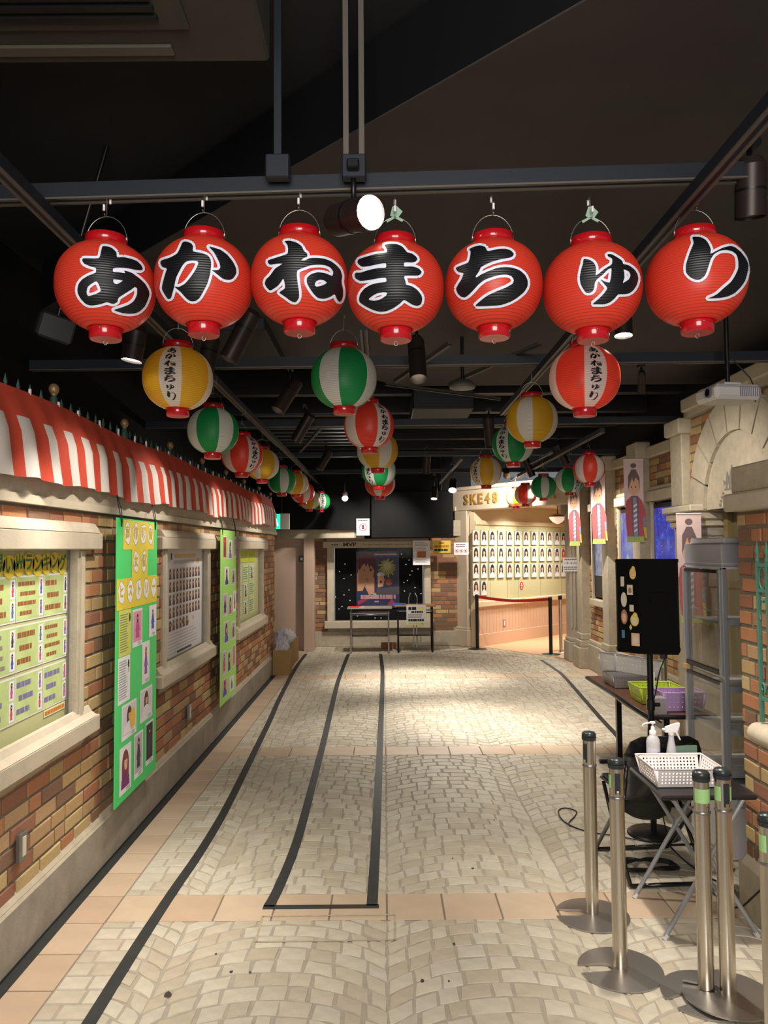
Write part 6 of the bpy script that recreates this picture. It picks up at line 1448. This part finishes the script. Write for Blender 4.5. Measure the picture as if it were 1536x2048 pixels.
# bag hanging below the seat
DBAG = mat('dark_green_cloth', (40,42,34), .85, var=.2, scale=20)
t = thing('cloth_bag', 'dark cloth bag sagging under the folding chair seat', 'bag', (1.43, 4.30, .28)); rn = random.Random(2); vs = []; fs = []
for j in range(6):
    zz = .13-.028*j; s = 1-.05*j-.25*(j == 5)
    for i in range(16):
        a = 2*math.pi*i/16; k = 1+.06*math.sin(5*a+j); vs.append((.15*s*k*math.cos(a), .10*s*k*math.sin(a), zz))
for j in range(5):
    for i in range(16): fs.append((j*16+i, j*16+(i+1) % 16, (j+1)*16+(i+1) % 16, (j+1)*16+i))
fs.append(tuple(5*16+i for i in range(16))); mb = MB(); mb.add(vs, fs, DBAG, True); mb.build('pouch', t); mb = MB(); mb.tube([(-.1,0,.13),(-.08,0,.142),(.08,0,.142),(.1,0,.13)], .006, DBAG, 6); mb.build('strap', t)
t = thing('blue_pouch', 'small blue pouch hanging at the side of folding chair', 'pouch', (1.68, 4.15, .50)); mb = MB(); mb.ball((0,0,.05), .05, mat('blue_cloth', (48,70,150), .7), 14, 8, (.7,.5,1.1)); mb.build('pouch', t); mb = MB(); mb.tube([(0,0,.10),(-.01,.01,.14)], .004, CORD, 6); mb.build('strap', t)
# ---- PA speaker on a pole
SPX, SPY = 1.63, 4.78
t = thing('speaker_stand', 'black pole stand with round base under the sticker-covered speaker', 'stand', (SPX, SPY, 0))
mb = MB(); mb.lathe([(.001,.022),(.14,.018),(.155,.010),(.158,0)], BLACKM, 30); mb.build('base', t); mb = MB(); mb.cyl((0,0,.018), (0,0,1.115), .0185, BLACKM, seg=16); mb.build('pole', t); mb = MB(); mb.cyl((0,0,.75), (0,0,.81), .024, BLACKP, seg=16); mb.build('collar', t); mb = MB(); mb.cyl((.02,0,.78), (.055,0,.78), .012, BLACKP, seg=12); mb.build('knob', t)
t = thing('pa_speaker', 'black loudspeaker cabinet with stickers on its side, raised on a pole', 'speaker', (SPX, SPY, 1.115), R(-22))
SPK = mat('speaker_black', (9,9,10), .8, spec=.15); hh = .55
plan = [(-.165,.14),(-.19,-.02),(-.175,-.10),(-.04,-.165),(.165,-.14),(.175,.05),(.13,.14)]
mb = MB(); mb.prism(plan, SPK, hh, Matrix.Translation((0,0,.0))); mb.build('cabinet', t)
mb = MB(); mb.prism([(x*1.02, y*1.02) for x, y in plan], SPK, .02, Matrix.Translation((0,0,-.006))); mb.build('bottom_rim', t); mb = MB(); mb.prism([(x*1.02, y*1.02) for x, y in plan], SPK, .02, Matrix.Translation((0,0,hh-.012))); mb.build('top_rim', t)
a, b = Vector((-.175,-.10,0)), Vector((-.04,-.165,0)); ex = (b-a).normalized(); nn = Vector((ex.y,-ex.x,0)); SW = (b-a).length
Ms = frame_M(a+nn*.001, ex, (0,0,1), nn)
# handle recess on the face toward the camera
c, e_ = Vector((-.04,-.165,0)), Vector((.165,-.14,0)); ex2 = (e_-c).normalized(); n2 = Vector((ex2.y,-ex2.x,0)); Mf = frame_M(c+n2*.0005, ex2, (0,0,1), n2)
mb = MB(); mb.box((.06,.30,0), (.16,.36,.004), SPK, Mf, .001); mb.box((.055,.285,0), (.058,.375,.006), SPK, Mf); mb.build('handle_recess', t)
YS, WS, BS, PSK = mat('sticker_yellow', (222,194,96), .5), mat('sticker_cream', (214,204,180), .5), mat('sticker_brown', (170,116,88), .5), mat('sticker_peach', (220,180,150), .5)
def st(shape, u, v, w_, h_, m1, m2=None):
    mb = MB(); u *= SW; v *= hh
    if shape == 'e': mb.ell(u, v, w_, h_, m1, Ms, .0006)
    elif shape == 'd': mb.flat([(u-w_,v),(u,v-h_),(u+w_,v),(u,v+h_)], m1, Ms, .0006)
    else: mb.rect(u-w_, v-h_, u+w_, v+h_, m1, Ms, .0006)
    if m2: mb.ell(u, v-h_*.1, w_*.6, h_*.6, m2, Ms, .0009)
    if shape == 'e' and m1 is YS: mb.ell(u+.004, v+h_*.8, w_*.55, h_*.5, YS, Ms, .0007)
    mb.build('sticker', t)
st('e',.72,.86,.022,.035,YS,PSK); st('r',.25,.77,.012,.03,WS); st('r',.58,.68,.019,.03,WS,BS); st('e',.30,.57,.02,.045,WS); st('e',.30,.38,.022,.045,BS,PSK); st('r',.64,.48,.014,.02,WS); st('e',.76,.35,.028,.036,YS,WS); st('d',.58,.27,.010,.018,YS); st('r',.78,.14,.027,.038,PSK,WS); st('r',.24,.19,.010,.024,CLOTH[7])
# ---- brown folding table behind
BT = (1.70, 2.13, 5.02, 6.55, .665)
WT = mat('dark_wood_laminate', (96,62,46), .35, var=.18, scale=5, stretch=(8,1,1))
t = thing('long_table', 'long dark wood folding table with black T legs beside the right facade', 'table', ((BT[0]+BT[1])/2, (BT[2]+BT[3])/2, 0)); w, d, z = (BT[1]-BT[0])/2, (BT[3]-BT[2])/2, BT[4]
mb = MB(); mb.box((-w,-d,z-.03), (w,d,z), WT, ch=.004); mb.build('table_top', t); mb = MB(); mb.tube([(-w,-d,z-.015),(w,-d,z-.015),(w,d,z-.015),(-w,d,z-.015)], .016, BLACKP, 6, closed=True); mb.build('edge_band', t)
for y in (-d+.25, d-.22):
    mb = MB(); mb.box((-.04,y-.02,.03), (.0,y+.02,z-.03), BLACKM); q = mb.build('leg', t); mb = MB(); mb.box((-w+.03,y-.022,.004), (w-.03,y+.022,.03), BLACKM, ch=.004); mb.build('foot', q)
mb = MB(); mb.box((-.035,-d+.25,z-.16), (-.01,d-.22,z-.12), BLACKM); mb.build('stretcher', t)
CLG = mat('clear_grey_plastic', (186,184,182), .3, alpha=.7)
p = atZ(1248, 1372, BT[4])
basket('grey translucent basket on the long table, lower one', 1.915, 6.1, BT[4]+.003, .34, .30, .085, mat('grey_basket', (176,172,172), .4), 12, 8, 3, name='basket', group='baskets on the long table')
t = basket('grey see-through basket tilted on top of lower grey basket', 1.90, 6.06, BT[4]+.10, .38, .34, .13, CLG, 12, 8, 3, group='baskets on the long table'); t.rotation_euler = (R(-6), R(10), R(4))
basket('lime green basket on the long table behind the pole', 1.90, 5.47, BT[4]+.003, .30, .26, .11, mat('lime_basket', (186,206,60), .4), 8, 8, 3, group='baskets on the long table')
basket('purple rimmed basket on the long table near glass cabinet', 1.965, 5.20, BT[4]+.003, .28, .2, .12, mat('purple_basket', (200,166,214), .4), 8, 6, 3, group='baskets on the long table')
t = thing('clear_box', 'clear box of pink sachets at the table end', 'box', (1.775, 5.10, BT[4])); mb = MB(); mb.box((-.05,-.05,0), (.05,.05,.10), CLG); mb.build('shell', t); mb = MB()
for k in range(5): mb = MB(); mb.ball((-.025+.013*k,-.01+.008*(k % 2),.045), .022, mat('pink_sachet', (214,110,150), .5), 10, 6, (.7,1,1.3)); mb.build('sachet', t)
for lab, x, y, poly in (('white paper slip standing up in the lime green basket', 1.86, 5.44, [(-.02,0),(.02,0),(.014,.19),(-.006,.20)]), ('white paper slip standing up in the purple basket', 2.0, 5.2, [(-.015,0),(.015,.0),(.04,.18),(.008,.17)])):
    t = thing('paper_slip', lab, 'paper slip', (x, y, BT[4]+.012)); mb = MB(); mb.prism(poly, PAPER, .003, frame_M((0,0,0), (1,0,0), (.1,.1,1))); mb.build('slip', t)
    mb = MB(); mb.rect(-.008, .03, .008, .05, INKG, frame_M((0,-.001,0), (1,0,0), (.1,.1,1)), .004); mb.build('print', t)
# stanchion behind the long table
p = Vector((2.42, 6.75, 0)); t = thing('chrome_stanchion', 'dark topped chrome stanchion standing behind the long table', 'stanchion', tuple(p), 0, 'chrome belt stanchions'); mb = MB(); mb.cyl((0,0,.012), (0,0,.80), .031, CHROME, seg=20); mb.build('tube', t); mb = MB(); mb.lathe([(.033,.78),(.035,.80),(.035,.86),(.02,.87),(.001,.872)], CAPD, 20); mb.build('cap', t); mb = MB(); mb.lathe([(.001,.018),(.16,.01),(.17,0)], DISC, 28); mb.build('base', t); mb = MB(); mb.lathe([(.0318,.70),(.0318,.755)], GT, 12, a0=R(170), a1=R(250)); mb.build('tape_band', t)
# ---- glass display cabinet
CW0, CW1, CD0, CD1 = 1.905, 2.42, 4.36, 4.90
t = thing('glass_cabinet', 'tall glass-sided refrigerated display cabinet with white header box', 'cabinet', ((CW0+CW1)/2, (CD0+CD1)/2, 0)); w, d = (CW1-CW0)/2, (CD1-CD0)/2
WP = mat('white_enamel', (222,222,226), .35); HDR = mat('grey_header', (176,174,182), .3); ALU = mat('aluminium', (186,188,192), .35, metal=.5); DKF = mat('dark_frame', (40,42,46), .35)
mb = MB(); mb.box((-w,-d,.0), (w,d,.42), WP, ch=.01); mb.build('base_cabinet', t)
for i in range(8): mb = MB(); mb.box((-w+.05,-d-.002,.29+.014*i), (w-.05,-d,.297+.014*i), mat('vent_grey', (170,170,172), .5)); mb.build('vent_slat', t)
mb = MB(); mb.box((-w,-d,1.63), (w,d,1.765), HDR, ch=.006); mb.build('header_box', t); mb = MB(); mb.box((-w,-d,1.62), (w,d,1.632), WP); mb.box((-w-.002,-d-.002,1.648), (w+.002,d+.002,1.653), WP); mb.build('header_trim', t); mb = MB(); mb.box((-w+.03,-d+.03,1.765), (w-.0,d-.03,1.80), WP, ch=.006); mb.build('top_lid', t)
for sx in (-1, 1):
    for sy in (-1, 1): mb = MB(); mb.box((sx*w,sy*d,.42), (sx*w-sx*.028,sy*d-sy*.028,1.63), ALU, ch=.003); mb.build('corner_post', t)
for nm, a, b in (('side_pane', (-w+.008,-d+.028,.43), (-w+.012,d-.028,1.62)), ('side_pane', (w-.012,-d+.028,.43), (w-.008,d-.028,1.62)), ('front_pane', (-w+.028,-d+.008,.43), (w-.028,-d+.012,1.62))): mb = MB(); mb.box(a, b, GLASS); mb.build(nm, t)
mb = MB(); mb.box((-w+.03,d-.012,.43), (w-.03,d-.004,1.62), GLASS); mb.build('back_pane', t)
# two doors on the side that faces the corridor
for z0, z1 in ((1.02, 1.615), (.43, .985)):
    mb = MB(); x0, x1 = -w-.018, -w
    mb.box((x0,-d,z0), (x1,-d+.03,z1), ALU, ch=.003); mb.box((x0,d-.035,z0), (x1,d,z1), ALU, ch=.003); mb.box((x0,-d+.03,z0), (x1,d-.035,z0+.028), DKF, ch=.003); mb.box((x0,-d+.03,z1-.022), (x1,d-.035,z1), DKF, ch=.003); q = mb.build('door', t)
    mb = MB(); mb.box((x0+.006,-d+.03,z0+.028), (x0+.010,d-.035,z1-.022), GLASS); mb.build('door_pane', q)
mb = MB(); mb.box((-w-.025,d-.06,.985), (-w,d+.0,1.02), mat('door_latch', (206,170,120), .4), ch=.003); mb.build('latch', t)
for z in (.45, .68, .92, 1.30):
    mb = MB(); mb.box((-w+.03,-d+.03,z), (w-.03,d-.03,z+.008), mat('white_wire_shelf', (206,212,218), .3)); mb.box((-w+.03,-d+.028,z), (w-.03,-d+.036,z+.035), MATS['white_wire_shelf']); q = mb.build('shelf', t); mb = MB(); mb.tube([(-w+.03,-d+.03,z+.07),(w-.03,-d+.03,z+.07)], .003, WP, 6); mb.tube([(-w+.03,-d+.03,z+.07),(-w+.03,d-.03,z+.07)], .003, WP, 6); mb.build('shelf_rail', q)
# ---- cream extension lead hanging from the sill
CRC = mat('cream_cable', (214,196,158), .5); ORP = mat('orange_plug', (226,168,60), .45)
t = thing('extension_cord', 'cream cable with orange plug hanging from the pier sill', 'cable', (XP-.03, 3.36, .95)); o = Vector(t.location)
pts = [Vector((1.80,3.1,.958)), Vector((1.70,3.28,.957)), Vector((1.675,3.33,.945)), Vector((1.672,3.345,.90)), Vector((1.674,3.36,.78)), Vector((1.678,3.38,.62)), Vector((1.680,3.39,.55))]
mb = MB(); mb.tube([p-o for p in pts], .005, CRC, 8); mb.build('lead', t)
mb = MB(); mb.cyl(Vector((1.680,3.39,.55))-o, Vector((1.684,3.40,.53))-o, .006, ORP, r1=.011, seg=10); mb.box(Vector((1.674,3.39,.44))-o, Vector((1.694,3.412,.53))-o, ORP, ch=.004); mb.build('plug', t)
mb = MB(); mb.cyl(Vector((1.684,3.40,.44))-o, Vector((1.682,3.40,.40))-o, .014, CORD, r1=.008, seg=10); mb.tube([Vector(q)-o for q in ((1.682,3.40,.40),(1.676,3.42,.33),(1.66,3.5,.22),(1.64,3.62,.10),(1.65,3.78,.012),(1.70,3.95,.008))], .0045, CORD, 8); mb.build('black_lead', t)
# ---- black cables on the floor
def cable(label, pts, r=.0045):
    P = [Vector(p) for p in pts]; t = thing('floor_cable', label, 'cable', tuple(P[0]), 0, 'black cables on the floor'); Q = []
    for i in range(len(P)-1):
        a, b, c, d = P[max(i-1,0)], P[i], P[i+1], P[min(i+2,len(P)-1)]
        for s in range(6):
            u = s/6; Q.append((2*u**3-3*u*u+1)*b+(u**3-2*u*u+u)*(c-a)*.5+(-2*u**3+3*u*u)*c+(u**3-u*u)*(d-b)*.5)
    Q.append(P[-1]); mb = MB(); mb.tube([q-P[0] for q in Q], r, CORD, 6); mb.build('sheath', t)
Z = .0065
fz = lambda px, py, z=Z: tuple(atZ(px, py, z))
cable('thin black cable looping out on the paving left of stanchions', [fz(1345,1665), fz(1290,1680), fz(1235,1672), fz(1185,1665), fz(1150,1655), fz(1125,1640), fz(1117,1622), fz(1130,1616), fz(1152,1622), fz(1150,1632), fz(1138,1645), fz(1140,1652)], .004)
rn = random.Random(12); loop = []
for k in range(46):
    a = k*.62; rr = .085+.035*math.sin(k*1.3); c = Vector((1.42, 4.30, 0)); loop.append((c.x+rr*1.5*math.cos(a), c.y+rr*math.sin(a), Z+.0022*(k % 5)))
cable('tangled coil of black cable on the floor under the folding chair', loop, .004)
cable('black cable running from the speaker stand to the glass cabinet base', [(SPX+.02,SPY-.19,Z),(1.66,4.33,Z),(1.72,4.10,Z),(1.80,4.16,Z),(1.88,4.25,Z)], .0045)
cable('black cable hanging from the raised speaker along its pole', [(SPX+.10,SPY-.02,1.10),(SPX+.05,SPY-.02,.98),(SPX+.026,SPY-.01,.85),(SPX-.022,SPY-.024,.70),(SPX-.024,SPY-.024,.45),(SPX+.03,SPY-.024,.2),(SPX+.06,SPY-.05,.03)], .004)
# ---- green wrought-iron grille on the near pier
VG = mat('verdigris_paint', (70,120,102), .55, var=.12, scale=20)
t = thing('iron_grille', 'green wrought-iron window grille above the pier sill', 'grille', (XP-.04, 3.515, .955))
ys = [0, -.085, -.17, -.255, -.34]; zt = .72
for i, y in enumerate(ys):
    mb = MB(); mb.box((-.008,y-.008,0), (.008,y+.008,zt), VG); q = mb.build('bar', t); mb = MB(); mb.lathe([(.008,0),(.012,.01),(.005,.03),(.012,.05),(.0005,.10)], VG, 8, Matrix.Translation((0,y,zt))); mb.build('spear', q)
for z in (.10, .585, .70): mb = MB(); mb.box((-.006,-.345,z), (.006,.006,z+.016), VG); mb.build('crossbar', t)
for i in range(4):
    yc = (ys[i]+ys[i+1])/2
    mb = MB(); mb.tube([(0, yc+.032*math.cos(a), .65+.05*math.sin(a)) for a in np.linspace(0, 2*math.pi, 20, endpoint=False)], .005, VG, 6, closed=True); mb.build('oval_ring', t)
    for s in (-1, 1):
        mb = MB(); mb.tube([(0, yc+s*(.02-.02*math.cos(a))*.9+s*.002, .54+.03*math.sin(a)-.012*a) for a in np.linspace(0, 4.4, 14)], .0045, VG, 6); mb.build('scroll', t)
        mb = MB(); mb.tube([(0, yc+s*(.02-.02*math.cos(a))*.9+s*.002, .13+.03*math.sin(a)+.010*a) for a in np.linspace(0, 4.4, 14)], .0045, VG, 6); mb.build('scroll', t)
# crumpled plastic sheet stuck on the arch capital
p = atX(1392, 1012, 2.6); t = thing('plastic_wrap', 'crumpled clear plastic wrap taped to the arch capital', 'plastic', (2.655, 6.9, 1.93)); rn = random.Random(5); vs = [(rn.uniform(-.015,.0), -.1-.0+.05*i+rn.uniform(-.01,.01)-.05, .05*j+rn.uniform(-.01,.01)) for j in range(4) for i in range(5)]
fs = [(j*5+i, j*5+i+1, (j+1)*5+i+1, (j+1)*5+i) for j in range(3) for i in range(4)]; mb = MB(); mb.add(vs, fs, mat('hazy_plastic', (200,204,214), .2, alpha=.5)); mb.build('film', t); mb = MB(); mb.box((-.012,-.12,.13), (-.008,.0,.15), PAPER); mb.build('tape', t)
